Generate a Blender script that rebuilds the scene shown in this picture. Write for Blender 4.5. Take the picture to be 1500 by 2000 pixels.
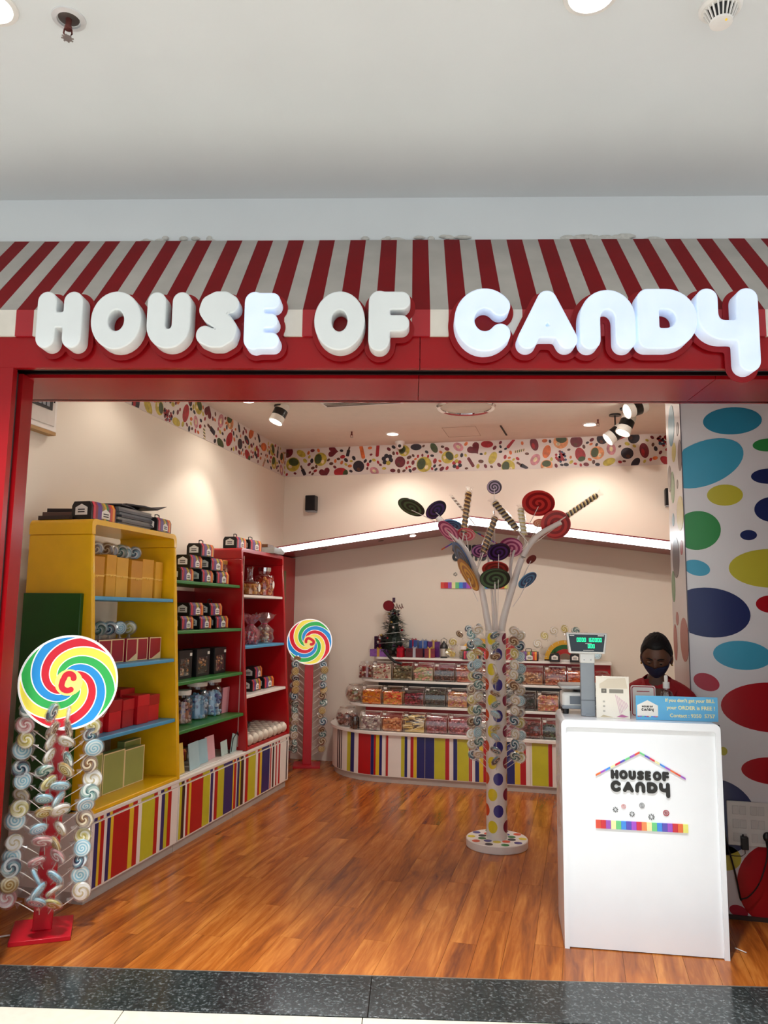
import bpy, bmesh, math, random
import numpy as np
from mathutils import Vector, Matrix
random.seed(7)
for o in list(bpy.data.objects): bpy.data.objects.remove(o)
SC = bpy.context.scene
COL = SC.collection
PI = math.pi
R_ = math.radians

# ------------------------------------------------------------------ camera
# room frame: X along the back wall, Y into the shop, camera above the origin
YAW, TILT, ROLL, EYE = R_(14.2), R_(7.4), R_(0.72), 1.5
fw = Vector((-math.sin(YAW)*math.cos(TILT), math.cos(YAW)*math.cos(TILT), math.sin(TILT)))
r0 = Vector((math.cos(YAW), math.sin(YAW), 0)); u0 = r0.cross(fw)
rt = r0*math.cos(ROLL)+u0*math.sin(ROLL); up = u0*math.cos(ROLL)-r0*math.sin(ROLL)
cam = bpy.data.cameras.new('camera'); cam.sensor_fit = 'VERTICAL'; cam.sensor_height = 36; cam.lens = 27.0
cam.clip_start = 0.05
co = bpy.data.objects.new('camera', cam); COL.objects.link(co)
co.matrix_world = Matrix(((rt.x, up.x, -fw.x, 0), (rt.y, up.y, -fw.y, 0), (rt.z, up.z, -fw.z, EYE), (0, 0, 0, 1)))
SC.camera = co
# ------------------------------------------------------------------ world / exposure / mall light
SC.view_settings.view_transform = 'Standard'; SC.view_settings.look = 'None'
SC.view_settings.exposure = 0.0; SC.view_settings.gamma = 1.0; SC.view_settings.use_curve_mapping = False
W = bpy.data.worlds.new('mall_hall'); SC.world = W; W.use_nodes = True
W.node_tree.nodes['Background'].inputs[0].default_value = (0.93, 0.97, 1.0, 1)
W.node_tree.nodes['Background'].inputs[1].default_value = 1.08
DOWNLIGHT_W, SPOT_W, MALL_W = 36.0, 40.0, 560.0
WARM = (1.0, 0.90, 0.79); COOL = (0.96, 0.985, 1.0)

# ------------------------------------------------------------------ helpers
def lin(c):
    if isinstance(c, str):
        c = c.lstrip('#'); c = tuple(int(c[i:i+2], 16)/255 for i in (0, 2, 4))
    return tuple(x/12.92 if x <= 0.04045 else ((x+0.055)/1.055)**2.4 for x in c)
MATS = {}
def nn(nt, t, **k):
    n = nt.nodes.new(t)
    for a, b in k.items(): setattr(n, a, b)
    return n
def base(name):
    m = bpy.data.materials.new(name); m.use_nodes = True
    nt = m.node_tree; b = nt.nodes['Principled BSDF']
    return m, nt, b
def mth(nt, op, a, b=None, c=None):
    n = nn(nt, 'ShaderNodeMath', operation=op)
    for i, v in enumerate((a, b, c)):
        if v is None: continue
        if isinstance(v, (int, float)): n.inputs[i].default_value = v
        else: nt.links.new(v, n.inputs[i])
    return n.outputs[0]
def pm(name, col, rough=0.5, metal=0.0, var=0.06, scale=9.0, emit=0.0, bump=0.0, spec=0.5, coat=0.0, sub=0.0):
    if name in MATS: return MATS[name]
    m, nt, b = base(name); c = lin(col)
    tc = nn(nt, 'ShaderNodeTexCoord'); nz = nn(nt, 'ShaderNodeTexNoise'); nz.inputs['Scale'].default_value = scale; nz.inputs['Detail'].default_value = 3
    nt.links.new(tc.outputs['Object'], nz.inputs['Vector'])
    rp = nn(nt, 'ShaderNodeValToRGB')
    rp.color_ramp.elements[0].position = 0.3; rp.color_ramp.elements[1].position = 0.7
    rp.color_ramp.elements[0].color = tuple(x*(1-var) for x in c)+(1,); rp.color_ramp.elements[1].color = tuple(min(1, x*(1+var)) for x in c)+(1,)
    nt.links.new(nz.outputs['Fac'], rp.inputs[0]); nt.links.new(rp.outputs[0], b.inputs['Base Color'])
    b.inputs['Roughness'].default_value = rough; b.inputs['Metallic'].default_value = metal
    b.inputs['Specular IOR Level'].default_value = spec; b.inputs['Coat Weight'].default_value = coat
    if coat: b.inputs['Coat Roughness'].default_value = 0.06
    if emit:
        nt.links.new(rp.outputs[0], b.inputs['Emission Color']); b.inputs['Emission Strength'].default_value = emit
    if bump:
        bp = nn(nt, 'ShaderNodeBump'); bp.inputs['Strength'].default_value = bump; bp.inputs['Distance'].default_value = 0.01
        nt.links.new(nz.outputs['Fac'], bp.inputs['Height']); nt.links.new(bp.outputs[0], b.inputs['Normal'])
    MATS[name] = m; return m
def swirl(name, cols, turns, twist, rad, edge=0.0, emit=0.0, rough=0.25, line='#ffffff', power=1.0, rim=None):
    """spiral print in the local XZ plane: 'turns' colour cycles per revolution, 'twist' cycles from centre to rim"""
    if name in MATS: return MATS[name]
    m, nt, b = base(name)
    tc = nn(nt, 'ShaderNodeTexCoord'); sp = nn(nt, 'ShaderNodeSeparateXYZ'); nt.links.new(tc.outputs['Object'], sp.inputs[0])
    ang = mth(nt, 'DIVIDE', mth(nt, 'ARCTAN2', sp.outputs['Z'], sp.outputs['X']), 2*PI)
    r = mth(nt, 'DIVIDE', mth(nt, 'SQRT', mth(nt, 'ADD', mth(nt, 'MULTIPLY', sp.outputs['X'], sp.outputs['X']), mth(nt, 'MULTIPLY', sp.outputs['Z'], sp.outputs['Z']))), rad)
    rp_ = mth(nt, 'POWER', r, power)
    ph = mth(nt, 'FRACT', mth(nt, 'ADD', mth(nt, 'ADD', mth(nt, 'MULTIPLY', ang, float(turns)), mth(nt, 'MULTIPLY', rp_, float(twist))), 20.0))
    rp = nn(nt, 'ShaderNodeValToRGB'); cr = rp.color_ramp; cr.interpolation = 'CONSTANT'
    n = len(cols); pts = []
    for i, c in enumerate(cols):
        pts.append((i/n, lin(c)))
        if edge: pts.append(((i+1-edge)/n, lin(line)))
    cr.elements[0].position = 0; cr.elements[0].color = pts[0][1]+(1,)
    cr.elements.remove(cr.elements[1])
    for p, c in pts[1:]:
        e = cr.elements.new(p); e.color = c+(1,)
    nt.links.new(ph, rp.inputs[0]); out = rp.outputs[0]
    if rim:
        mx = nn(nt, 'ShaderNodeMix', data_type='RGBA'); nt.links.new(mth(nt, 'GREATER_THAN', r, 0.95), mx.inputs[0])
        nt.links.new(out, mx.inputs[6]); mx.inputs[7].default_value = lin(rim)+(1,); out = mx.outputs[2]
    nt.links.new(out, b.inputs['Base Color']); b.inputs['Roughness'].default_value = rough
    if emit:
        nt.links.new(out, b.inputs['Emission Color']); b.inputs['Emission Strength'].default_value = emit
    MATS[name] = m; return m
def clear(name, tint='#ffffff', gloss=0.16, rough=0.08, dens=0.0):
    """thin clear plastic / glass film: transparent with a glossy coat"""
    if name in MATS: return MATS[name]
    m = bpy.data.materials.new(name); m.use_nodes = True; nt = m.node_tree; nt.nodes.clear()
    out = nn(nt, 'ShaderNodeOutputMaterial'); tr = nn(nt, 'ShaderNodeBsdfTransparent'); gl = nn(nt, 'ShaderNodeBsdfGlossy')
    tr.inputs[0].default_value = lin(tint)+(1,); gl.inputs['Roughness'].default_value = rough
    lw = nn(nt, 'ShaderNodeLayerWeight'); lw.inputs[0].default_value = 0.25
    f = mth(nt, 'ADD', mth(nt, 'MULTIPLY', lw.outputs['Facing'], 0.35), gloss)
    mx = nn(nt, 'ShaderNodeMixShader'); nt.links.new(f, mx.inputs[0]); nt.links.new(tr.outputs[0], mx.inputs[1]); nt.links.new(gl.outputs[0], mx.inputs[2])
    last = mx.outputs[0]
    if dens:
        df = nn(nt, 'ShaderNodeBsdfDiffuse'); df.inputs[0].default_value = lin(tint)+(1,)
        nz = nn(nt, 'ShaderNodeTexNoise'); nz.inputs['Scale'].default_value = 60
        m2 = nn(nt, 'ShaderNodeMixShader'); nt.links.new(mth(nt, 'MULTIPLY', nz.outputs['Fac'], dens*2), m2.inputs[0])
        nt.links.new(last, m2.inputs[1]); nt.links.new(df.outputs[0], m2.inputs[2]); last = m2.outputs[0]
    nt.links.new(last, out.inputs[0]); MATS[name] = m; return m

class MB:
    def __init__(s): s.v = []; s.f = []; s.m = []
    def add(s, vs, fs, mi=0, M=None):
        n = len(s.v)
        s.v += [tuple(M @ Vector(p)) if M is not None else tuple(p) for p in vs]
        s.f += [tuple(i+n for i in q) for q in fs]; s.m += [mi]*len(fs); return s
    def bx(s, x0, x1, y0, y1, z0, z1, mi=0, M=None):
        v = [(x0,y0,z0),(x1,y0,z0),(x1,y1,z0),(x0,y1,z0),(x0,y0,z1),(x1,y0,z1),(x1,y1,z1),(x0,y1,z1)]
        return s.add(v, [(0,3,2,1),(4,5,6,7),(0,1,5,4),(1,2,6,5),(2,3,7,6),(3,0,4,7)], mi, M)
    def prism(s, poly, a, b, ax='z', mi=0, M=None):
        """extrude a 2D polygon between a and b along axis ax"""
        def p3(p, t): return {'z': (p[0], p[1], t), 'y': (p[0], t, p[1]), 'x': (t, p[0], p[1])}[ax]
        n = len(poly); v = [p3(p, a) for p in poly]+[p3(p, b) for p in poly]
        f = [tuple(range(n)), tuple(range(2*n-1, n-1, -1))]+[(i, i+n, (i+1) % n+n, (i+1) % n) for i in range(n)]
        return s.add(v, f, mi, M)
    def lathe(s, prof, n=20, c=(0,0,0), mi=0, M=None, cap=True):
        v = []; f = []; k = len(prof)
        for r, z in prof:
            for j in range(n):
                a = 2*PI*j/n; v.append((c[0]+r*math.cos(a), c[1]+r*math.sin(a), c[2]+z))
        for i in range(k-1):
            for j in range(n): f.append((i*n+j, i*n+(j+1) % n, (i+1)*n+(j+1) % n, (i+1)*n+j))
        if cap: f.append(tuple(range(n-1, -1, -1))); f.append(tuple(range((k-1)*n, k*n)))
        return s.add(v, f, mi, M)
    def tube(s, pts, rad, n=8, mi=0, M=None):
        pts = [Vector(p) for p in pts]; v = []; f = []; k = len(pts)
        rad = rad if isinstance(rad, (list, tuple)) else [rad]*k
        for i, p in enumerate(pts):
            d = (pts[min(i+1, k-1)]-pts[max(i-1, 0)]).normalized()
            a = Vector((0, 0, 1)) if abs(d.z) < 0.9 else Vector((1, 0, 0))
            x = d.cross(a).normalized(); y = d.cross(x)
            for j in range(n):
                t = 2*PI*j/n; v.append(p+(x*math.cos(t)+y*math.sin(t))*rad[i])
        for i in range(k-1):
            for j in range(n): f.append((i*n+j, i*n+(j+1) % n, (i+1)*n+(j+1) % n, (i+1)*n+j))
        f.append(tuple(range(n-1, -1, -1))); f.append(tuple(range((k-1)*n, k*n)))
        return s.add(v, f, mi, M)
    def ball(s, c, r, n=12, m=8, mi=0, M=None):
        r = r if isinstance(r, (list, tuple)) else (r, r, r)
        v = [(c[0], c[1], c[2]-r[2])]; f = []
        for i in range(1, m):
            t = PI*i/m
            for j in range(n):
                a = 2*PI*j/n; v.append((c[0]+r[0]*math.sin(t)*math.cos(a), c[1]+r[1]*math.sin(t)*math.sin(a), c[2]-r[2]*math.cos(t)))
        v.append((c[0], c[1], c[2]+r[2])); e = len(v)-1
        for j in range(n):
            f.append((0, 1+(j+1) % n, 1+j)); f.append((e, 1+(m-2)*n+j, 1+(m-2)*n+(j+1) % n))
            for i in range(m-2): f.append((1+i*n+j, 1+i*n+(j+1) % n, 1+(i+1)*n+(j+1) % n, 1+(i+1)*n+j))
        return s.add(v, f, mi, M)
    def mesh(s, name, mats, smooth=35):
        me = bpy.data.meshes.new(name); me.from_pydata(s.v, [], s.f)
        mats = mats if isinstance(mats, (list, tuple)) else [mats]
        for m in mats: me.materials.append(m)
        me.polygons.foreach_set('material_index', s.m)
        if smooth:
            me.polygons.foreach_set('use_smooth', [True]*len(me.polygons)); me.set_sharp_from_angle(angle=R_(smooth))
        me.update()
        bm = bmesh.new(); bm.from_mesh(me); bmesh.ops.recalc_face_normals(bm, faces=bm.faces); bm.to_mesh(me); bm.free()
        return me
    def build(s, name, mats, parent=None, loc=(0,0,0), rot=(0,0,0), bevel=0, smooth=35):
        return link(name, s.mesh(name, mats, smooth), parent, loc, rot, bevel)
def link(name, me, parent=None, loc=(0,0,0), rot=(0,0,0), bevel=0):
    o = bpy.data.objects.new(name, me); COL.objects.link(o); o.location = loc; o.rotation_euler = rot
    if parent: o.parent = parent
    if bevel:
        b = o.modifiers.new('bevel', 'BEVEL'); b.width = bevel; b.segments = 2; b.limit_method = 'ANGLE'; b.angle_limit = R_(40)
    return o
def tag(o, label, cat, group=None):
    o['label'] = label; o['category'] = cat
    if group: o['group'] = group
    return o
def thing(name, label, cat, loc=(0,0,0), rz=0.0, group=None):
    o = bpy.data.objects.new(name, None); COL.objects.link(o); o.location = loc; o.rotation_euler = (0, 0, rz); o.empty_display_size = 0.05
    return tag(o, label, cat, group)
def struct(name, mb, mats, loc=(0,0,0), rot=(0,0,0), bevel=0, label=None):
    o = mb.build(name, mats, None, loc, rot, bevel) if isinstance(mb, MB) else link(name, mb, None, loc, rot)
    o['kind'] = 'structure'
    if label: o['label'] = label
    return o
def dup(root, loc=None, rot=None, label=None, group=None, matrix=None):
    r = root.copy(); COL.objects.link(r)
    if loc is not None: r.location = loc
    if rot is not None: r.rotation_euler = rot
    if matrix is not None: r.matrix_world = matrix
    if label: r['label'] = label
    if group: r['group'] = group
    for ch in list(root.children):
        c = ch.copy(); COL.objects.link(c); c.parent = r
        for g in ch.children:
            d = g.copy(); COL.objects.link(d); d.parent = c
    return r
def rrect(w, h, r, n=5, cx=0, cy=0):
    p = []
    for (sx, sy, a0) in ((1,1,0),(-1,1,90),(-1,-1,180),(1,-1,270)):
        for i in range(n+1):
            a = R_(a0+90*i/n); p.append((cx+sx*(w/2-r)+r*math.cos(a), cy+sy*(h/2-r)+r*math.sin(a)))
    return p
def ell(rx, ry, n=28, cx=0, cy=0, rot=0):
    c, s_ = math.cos(rot), math.sin(rot)
    return [(cx+rx*math.cos(2*PI*i/n)*c-ry*math.sin(2*PI*i/n)*s_, cy+rx*math.cos(2*PI*i/n)*s_+ry*math.sin(2*PI*i/n)*c) for i in range(n)]
ORD = ['first','second','third','fourth','fifth','sixth','seventh','eighth','ninth','tenth','eleventh','twelfth','thirteenth','fourteenth','fifteenth','sixteenth','seventeenth','eighteenth']
# the mall front stands 12.2 degrees askew to the room: s along it, D perpendicular distance from the camera
FA = R_(12.2); FE = Vector((math.cos(FA), math.sin(FA), 0)); FN = Vector((-math.sin(FA), math.cos(FA), 0))
def FR(s, D, z): return FE*s+FN*D+Vector((0, 0, z))

# ------------------------------------------------------------------ lettering: fat rounded strokes -> outlines
def arc(cx, cy, rx, ry, a0, a1, n=14):
    return [(cx+rx*math.cos(R_(a0+(a1-a0)*i/n)), cy+ry*math.sin(R_(a0+(a1-a0)*i/n))) for i in range(n+1)]
def strokes(ch):
    t = 0.37
    if ch == '@': return 1.0, [(arc(.42, .68, .2, .2, 20, 200)+[(.22, .5), (.26, .3)]+arc(.5, .36, .25, .22, 200, 330), .25)]
    if ch == 'H': return .86, [([(.19,.19),(.19,.81)],.35),([(.67,.19),(.67,.81)],.35),([(.19,.5),(.67,.5)],.27)]
    if ch == 'O': return .92, [(arc(.46,.5,.3,.335,0,360,28),.31)]
    if ch == 'U': return .82, [([(.185,.81),(.185,.41)]+arc(.41,.41,.225,.23,180,360)+[(.635,.41),(.635,.81)],.335)]
    if ch == 'S': return .8, [([(.62,.76),(.52,.815),(.38,.815),(.25,.75),(.22,.66),(.28,.58),(.4,.51),(.53,.44),(.6,.35),(.57,.25),(.45,.185),(.32,.185),(.18,.24)],.315)]
    if ch == 'E': return .67, [([(.2,.18),(.2,.82)],.36),([(.2,.84),(.52,.84)],.28),([(.2,.5),(.5,.5)],.25),([(.2,.16),(.52,.16)],.28)]
    if ch == 'F': return .74, [([(.2,.19),(.2,.81)],t),([(.2,.83),(.58,.83)],.3),([(.2,.46),(.58,.46)],.27)]
    if ch == 'C': return .95, [(arc(.48,.5,.32,.335,40,320,26),.315)]
    if ch == 'A': return .98, [([(.18,.18),(.49,.8),(.8,.18)],.31),([(.3,.29),(.68,.29)],.18)]
    if ch == 'N': return .9, [([(.18,.18),(.18,.51)]+arc(.45,.51,.27,.3,180,0)+[(.72,.51),(.72,.18)],.315)]
    if ch == 'D': return .97, [([(.2,.19),(.2,.81),(.44,.81)]+arc(.47,.5,.31,.31,90,-90)+[(.44,.19),(.2,.19)],.33)]
    if ch == 'Y': return .96, [([(.18,.82),(.18,.58)]+arc(.42,.58,.24,.26,180,270)+[(.6,.32),(.74,.32)],.32),([(.77,.82),(.77,-.16)],.33)]
LCACHE = {}
def outline(ch, grow=0.0, N=64):
    k = (ch, grow, N)
    if k in LCACHE: return LCACHE[k]
    w, st = strokes(ch); pad = .06+grow
    x0, x1, y0, y1 = -pad, w+pad, (-.38 if ch == 'Y' else 0)-pad, 1+pad
    h = (y1-y0)/N; nx = int((x1-x0)/h)+2; ny = N+2
    X, Y = np.meshgrid(x0+h*np.arange(nx), y0+h*np.arange(ny), indexing='ij'); D = np.full(X.shape, 9.)
    for pts, t in st:
        for (ax, ay), (bx_, by) in zip(pts[:-1], pts[1:]):
            dx, dy = bx_-ax, by-ay; L2 = dx*dx+dy*dy+1e-12
            q = np.clip(((X-ax)*dx+(Y-ay)*dy)/L2, 0, 1)
            D = np.minimum(D, np.hypot(X-ax-q*dx, Y-ay-q*dy)-t/2)
    D = D-grow+1e-9; seg = {}
    def ip(a, b):
        (i, j), (k_, l) = sorted((a, b)); u, v = D[i, j], D[k_, l]; t = u/(u-v)
        return ((i, j, k_, l), (X[i, j]+(X[k_, l]-X[i, j])*t, Y[i, j]+(Y[k_, l]-Y[i, j])*t))
    P = {}
    for i in range(nx-1):
        for j in range(ny-1):
            cs = [(i, j), (i+1, j), (i+1, j+1), (i, j+1)]; ins = [D[c] < 0 for c in cs]
            if all(ins) or not any(ins): continue
            ent = []; 
            for a in range(4):
                b = (a+1) % 4
                if ins[a] != ins[b]:
                    key, p = ip(cs[a], cs[b]); P[key] = p; ent.append((key, ins[a]))
            o_ = [e for e in ent if e[1]]; e_ = [e for e in ent if not e[1]]
            for q in range(len(o_)): seg[o_[q][0]] = e_[q][0]
    loops = []
    while seg:
        s0 = next(iter(seg)); c = s0; lp = []
        while c in seg:
            lp.append(P[c]); c = seg.pop(c)
        if len(lp) > 5:
            a = np.array(lp)
            for _ in range(2): a = (np.roll(a, 1, 0)+2*a+np.roll(a, -1, 0))/4
            loops.append([tuple(p) for p in a])
    LCACHE[k] = (w, loops); return LCACHE[k]
def curve_mesh(name, loops, ext, bev, mats):
    cu = bpy.data.curves.new(name, 'CURVE'); cu.dimensions = '2D'; cu.fill_mode = 'BOTH'; cu.extrude = ext; cu.bevel_depth = bev; cu.bevel_resolution = 2; cu.offset = -bev
    for lp in loops:
        sp = cu.splines.new('POLY'); sp.points.add(len(lp)-1); sp.use_cyclic_u = True
        sp.points.foreach_set('co', [x for p in lp for x in (p[0], p[1], 0, 1)])
    o = bpy.data.objects.new(name, cu); COL.objects.link(o); bpy.context.view_layer.update()
    me = bpy.data.meshes.new_from_object(o.evaluated_get(bpy.context.evaluated_depsgraph_get())); me.name = name
    bpy.data.objects.remove(o); bpy.data.curves.remove(cu)
    me.materials.clear()
    for m in (mats if isinstance(mats, (list, tuple)) else [mats]): me.materials.append(m)
    me.polygons.foreach_set('material_index', [0]*len(me.polygons))
    return me
def text_mesh(name, body, size, mat, ext=0.0004, align='LEFT', bold=0.0):
    cu = bpy.data.curves.new(name, 'FONT'); cu.body = body; cu.size = size; cu.extrude = ext; cu.align_x = align; cu.offset = bold; cu.resolution_u = 3
    o = bpy.data.objects.new(name, cu); COL.objects.link(o); bpy.context.view_layer.update()
    me = bpy.data.meshes.new_from_object(o.evaluated_get(bpy.context.evaluated_depsgraph_get())); me.name = name
    bpy.data.objects.remove(o); bpy.data.curves.remove(cu)
    me.materials.clear(); me.materials.append(mat); return me
def xform(me, M): me.transform(M); return me

# ------------------------------------------------------------------ common materials
red_gloss = pm('red_laminate', '#960d14', 0.24, coat=0.0, var=0.04, scale=2, spec=.3)
red_sh = pm('red_painted_board', '#b00d16', 0.28, coat=0.3, var=0.05)
white = pm('white_laminate', '#ece8e2', 0.3, var=0.02)
white_p = pm('white_paint', '#e6dcce', 0.75, var=0.02, scale=3)
mall_p = pm('mall_plaster', '#dde2e4', 0.85, var=0.02, scale=2, bump=0.04)
black = pm('black_card', '#141214', 0.4, var=0.1)
blackm = pm('black_plastic', '#161618', 0.35)
chrome = pm('chrome', '#d8d8d8', 0.08, metal=1.0)
grey_p = pm('grey_plastic', '#8d959d', 0.4)
cream = pm('cream_card', '#e8d3a2', 0.6)
PAL = {'w': white, 'n': pm('navy_vinyl', '#1b2168', 0.3), 'y': pm('yellow_vinyl', '#e2c32f', 0.3), 'r': pm('red_vinyl', '#b4101c', 0.3),
       'l': pm('lime_vinyl', '#c3bf2c', 0.3), 'k': pm('dark_vinyl', '#2a1a20', 0.3)}
lamp_on = pm('lamp_lens', '#fff6e8', 0.3, emit=14.0, var=0.0)
# ================================================================== STRUCTURE
XL, XR, YB, ZC = -3.04, 1.02, 7.64, 3.23
def wood_mat():
    m, nt, b = base('wood_laminate')
    tc = nn(nt, 'ShaderNodeTexCoord'); mp = nn(nt, 'ShaderNodeMapping'); mp.inputs['Scale'].default_value = (9, 0.9, 8)
    oi = nn(nt, 'ShaderNodeObjectInfo'); ad = nn(nt, 'ShaderNodeVectorMath', operation='ADD')
    cx = nn(nt, 'ShaderNodeCombineXYZ'); nt.links.new(mth(nt, 'MULTIPLY', oi.outputs['Random'], 40.0), cx.inputs[1])
    nt.links.new(tc.outputs['Object'], ad.inputs[0]); nt.links.new(cx.outputs[0], ad.inputs[1]); nt.links.new(ad.outputs[0], mp.inputs[0])
    n1 = nn(nt, 'ShaderNodeTexNoise'); n1.inputs['Scale'].default_value = 1.0; n1.inputs['Detail'].default_value = 6; n1.inputs['Distortion'].default_value = 1.2
    nt.links.new(mp.outputs[0], n1.inputs['Vector'])
    n2 = nn(nt, 'ShaderNodeTexNoise'); n2.inputs['Scale'].default_value = 3.5; n2.inputs['Detail'].default_value = 5; n2.inputs['Distortion'].default_value = 2.0
    nt.links.new(mp.outputs[0], n2.inputs['Vector'])
    f = mth(nt, 'ADD', mth(nt, 'MULTIPLY', n1.outputs['Fac'], 0.7), mth(nt, 'MULTIPLY', n2.outputs['Fac'], 0.3))
    f = mth(nt, 'ADD', f, mth(nt, 'MULTIPLY', mth(nt, 'SUBTRACT', oi.outputs['Random'], 0.5), 0.07))
    rp = nn(nt, 'ShaderNodeValToRGB'); cr = rp.color_ramp
    cr.elements[0].position = 0.3; cr.elements[0].color = lin('#6a3212')+(1,)
    cr.elements[1].position = 0.7; cr.elements[1].color = lin('#cc823a')+(1,)
    e = cr.elements.new(0.5); e.color = lin('#a2581e')+(1,)
    nt.links.new(f, rp.inputs[0]); nt.links.new(rp.outputs[0], b.inputs['Base Color'])
    b.inputs['Roughness'].default_value = 0.25; b.inputs['Specular IOR Level'].default_value = 0.38
    return m
wood = wood_mat()
fl = struct('floor', MB().bx(XL, 1.62, 2.3, YB+.1, -0.10, -0.008), pm('subfloor', '#2a1408', 0.8), label='glossy reddish-brown wooden plank floor inside the shop')
PW, PL = 0.128, 1.21
def front_y(x): return (x*math.sin(FA)*-1+0, 0)
def cut_y(x):  # inner edge of the granite threshold, D = 3.402
    return (3.402+x*math.sin(FA))/math.cos(FA)
i = 0; x = XL
while x < 1.6:
    xa, xb = x+.0006, min(x+PW, 1.6)-.0006; y = 1.6+(i*0.43 % PL); first = True
    while y < YB:
        ya, yb = y+.0006, min(y+PL, YB)-.0006
        if yb > max(cut_y(xa), cut_y(xb))+.15:
            ca, cb = (cut_y(xa), cut_y(xb)) if first else (max(ya, cut_y(xa)), max(ya, cut_y(xb))); first = False
            MB().prism([(xa, ca), (xb, cb), (xb, yb), (xa, yb)], -0.008, 0.0).build('plank', wood, fl, smooth=0)
        y += PL
    x += PW; i += 1
# granite threshold and mall floor (mall-front frame)
def granite():
    m, nt, b = base('black_granite'); tc = nn(nt, 'ShaderNodeTexCoord')
    v = nn(nt, 'ShaderNodeTexNoise'); v.inputs['Scale'].default_value = 70; v.inputs['Detail'].default_value = 8; v.inputs['Roughness'].default_value = .7
    nt.links.new(tc.outputs['Object'], v.inputs['Vector'])
    rp = nn(nt, 'ShaderNodeValToRGB'); cr = rp.color_ramp
    cr.elements[0].position = .42; cr.elements[0].color = lin('#1b1f1f')+(1,); cr.elements[1].position = .68; cr.elements[1].color = lin('#75797a')+(1,)
    e = cr.elements.new(.55); e.color = lin('#333838')+(1,)
    nt.links.new(v.outputs['Fac'], rp.inputs[0]); nt.links.new(rp.outputs[0], b.inputs['Base Color']); b.inputs['Roughness'].default_value = .16
    return m
RF = (0, 0, FA)
gr = granite()
th = struct('trim_1', MB().bx(-3.2, 2.6, 3.075, 3.398, -.06, -.012), gr, rot=RF, label='dark speckled granite threshold across the shop entrance')
for a, b_ in ((-3.2, -1.66), (-1.66, -0.1455), (-0.1435, 1.37), (1.372, 2.6)):
    MB().bx(a, b_-.001, 3.076, 3.3985, -.02, .0035).build('slab', gr, th, bevel=.001)
MB().bx(-1.95, 1.9, 3.3985, 3.404, -.01, .0042).build('metal_edging', pm('worn_edging', '#8a8378', .45, metal=.6, var=.3, scale=40), th)
tile_m = pm('ivory_tile', '#cdc6b6', .3, var=.05, scale=25)
fm = struct('floor_mall', MB().bx(-5, 5, -3.2, 3.07, -.08, -.012), pm('grout', '#8a8478', .8), rot=RF, label='ivory stone tiled floor of the mall in front')
for k in range(8):
    a = -1.063+.9*(k-4)
    MB().bx(a+.001, a+.898, 2.17, 3.0735, -.012, .0).build('tile', tile_m, fm, bevel=.001)
    if 1 < k < 7: MB().bx(a+.001, a+.898, 1.27, 2.168, -.012, .0).build('tile', tile_m, fm)
# walls, ceiling
MWALL = pm('cream_wall_paint', '#e9dfd0', .7, var=.02, scale=2)
struct('wall_left', MB().bx(XL-.12, XL, 2.72, YB+.12, 0, ZC+.1), MWALL, label='plain cream painted left wall')
struct('wall_back', MB().bx(XL-.12, 1.7, YB, YB+.12, 0, ZC+.1), MWALL, label='cream painted back wall')
struct('ceiling', MB().prism([(XL-.12, 3.01), (1.7, 4.06), (1.7, YB+.12), (XL-.12, YB+.12)], ZC, ZC+.1), pm('shop_ceiling_paint', '#e2d8ca', .8, var=.02), label='flat cream ceiling inside the shop')
struct('wall_right', MB().bx(XR, XR+.12, 5.07, YB, 0, ZC), MWALL, label='cream right side wall behind the dotted pillar')
struct('wall_side', MB().bx(1.62, 1.72, 3.73, 4.38, 0, 2.5), white, label='white return wall beside the dotted pillar')
DC = {'blue': '#2b86a8', 'sky': '#3f9fc0', 'green': '#2f8a48', 'navy': '#1c2c5e', 'yellow': '#bdb53a', 'red': '#a80c1c', 'crimson': '#b01838', 'plum': '#4a3a44'}
DM = {k: pm('dot_'+k, v, .3, var=.02) for k, v in DC.items()}
pw = struct('wall_pillar', MB().bx(.562, 1.62, 4.38, 5.07, 0, ZC), pm('pillar_laminate', '#dcdce0', .28, var=.01), label='white pillar printed with large coloured oval dots')
DOTS = [('blue', 0.823, 2.545, 0.147, 0.075, 0), ('sky', 0.673, 2.317, 0.209, 0.119, 22), ('green', 0.994, 2.405, 0.075, 0.035, 0), ('navy', 0.991, 2.237, 0.088, 0.041, 0), ('navy', 1.002, 2.059, 0.091, 0.067, 0), ('yellow', 0.77, 2.141, 0.089, 0.057, 0), ('green', 0.625, 1.953, 0.118, 0.104, 12), ('navy', 0.877, 1.925, 0.041, 0.027, 0), ('sky', 0.615, 1.753, 0.067, 0.041, -15), ('yellow', 0.977, 1.75, 0.204, 0.101, 0), ('navy', 0.667, 1.518, 0.201, 0.13, -5), ('red', 0.966, 1.564, 0.07, 0.045, 0), ('sky', 0.819, 1.299, 0.141, 0.074, -3), ('crimson', 0.64, 1.157, 0.065, 0.043, -20), ('red', 0.953, 1.04, 0.248, 0.125, 0), ('red', 0.942, 0.726, 0.153, 0.067, 0), ('yellow', 0.708, 0.811, 0.019, 0.021, 0), ('navy', 0.651, 0.484, 0.2, 0.188, 0), ('yellow', 0.691, 0.288, 0.079, 0.062, 0), ('red', 0.957, 0.166, 0.212, 0.216, 0), ('crimson', 0.747, 0.037, 0.044, 0.028, -15), ('navy', 0.581, 2.678, 0.129, 0.017, 0),
        ('sky', 1.3, 2.3, .16, .08, 0), ('yellow', 1.3, 1.4, .12, .08, 0), ('green', 1.32, .5, .15, .11, 0), ('navy', 1.28, 2.8, .15, .08, 0)]
for c, x, z, a, b_, r in DOTS:
    po = [(max(.563, px), max(.02, pz)) for px, pz in ell(a, b_, 40, x, z, R_(r))]
    MB().prism(po, 4.3785, 4.38, 'y').build('dot', DM[c], pw, smooth=0)
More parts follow.
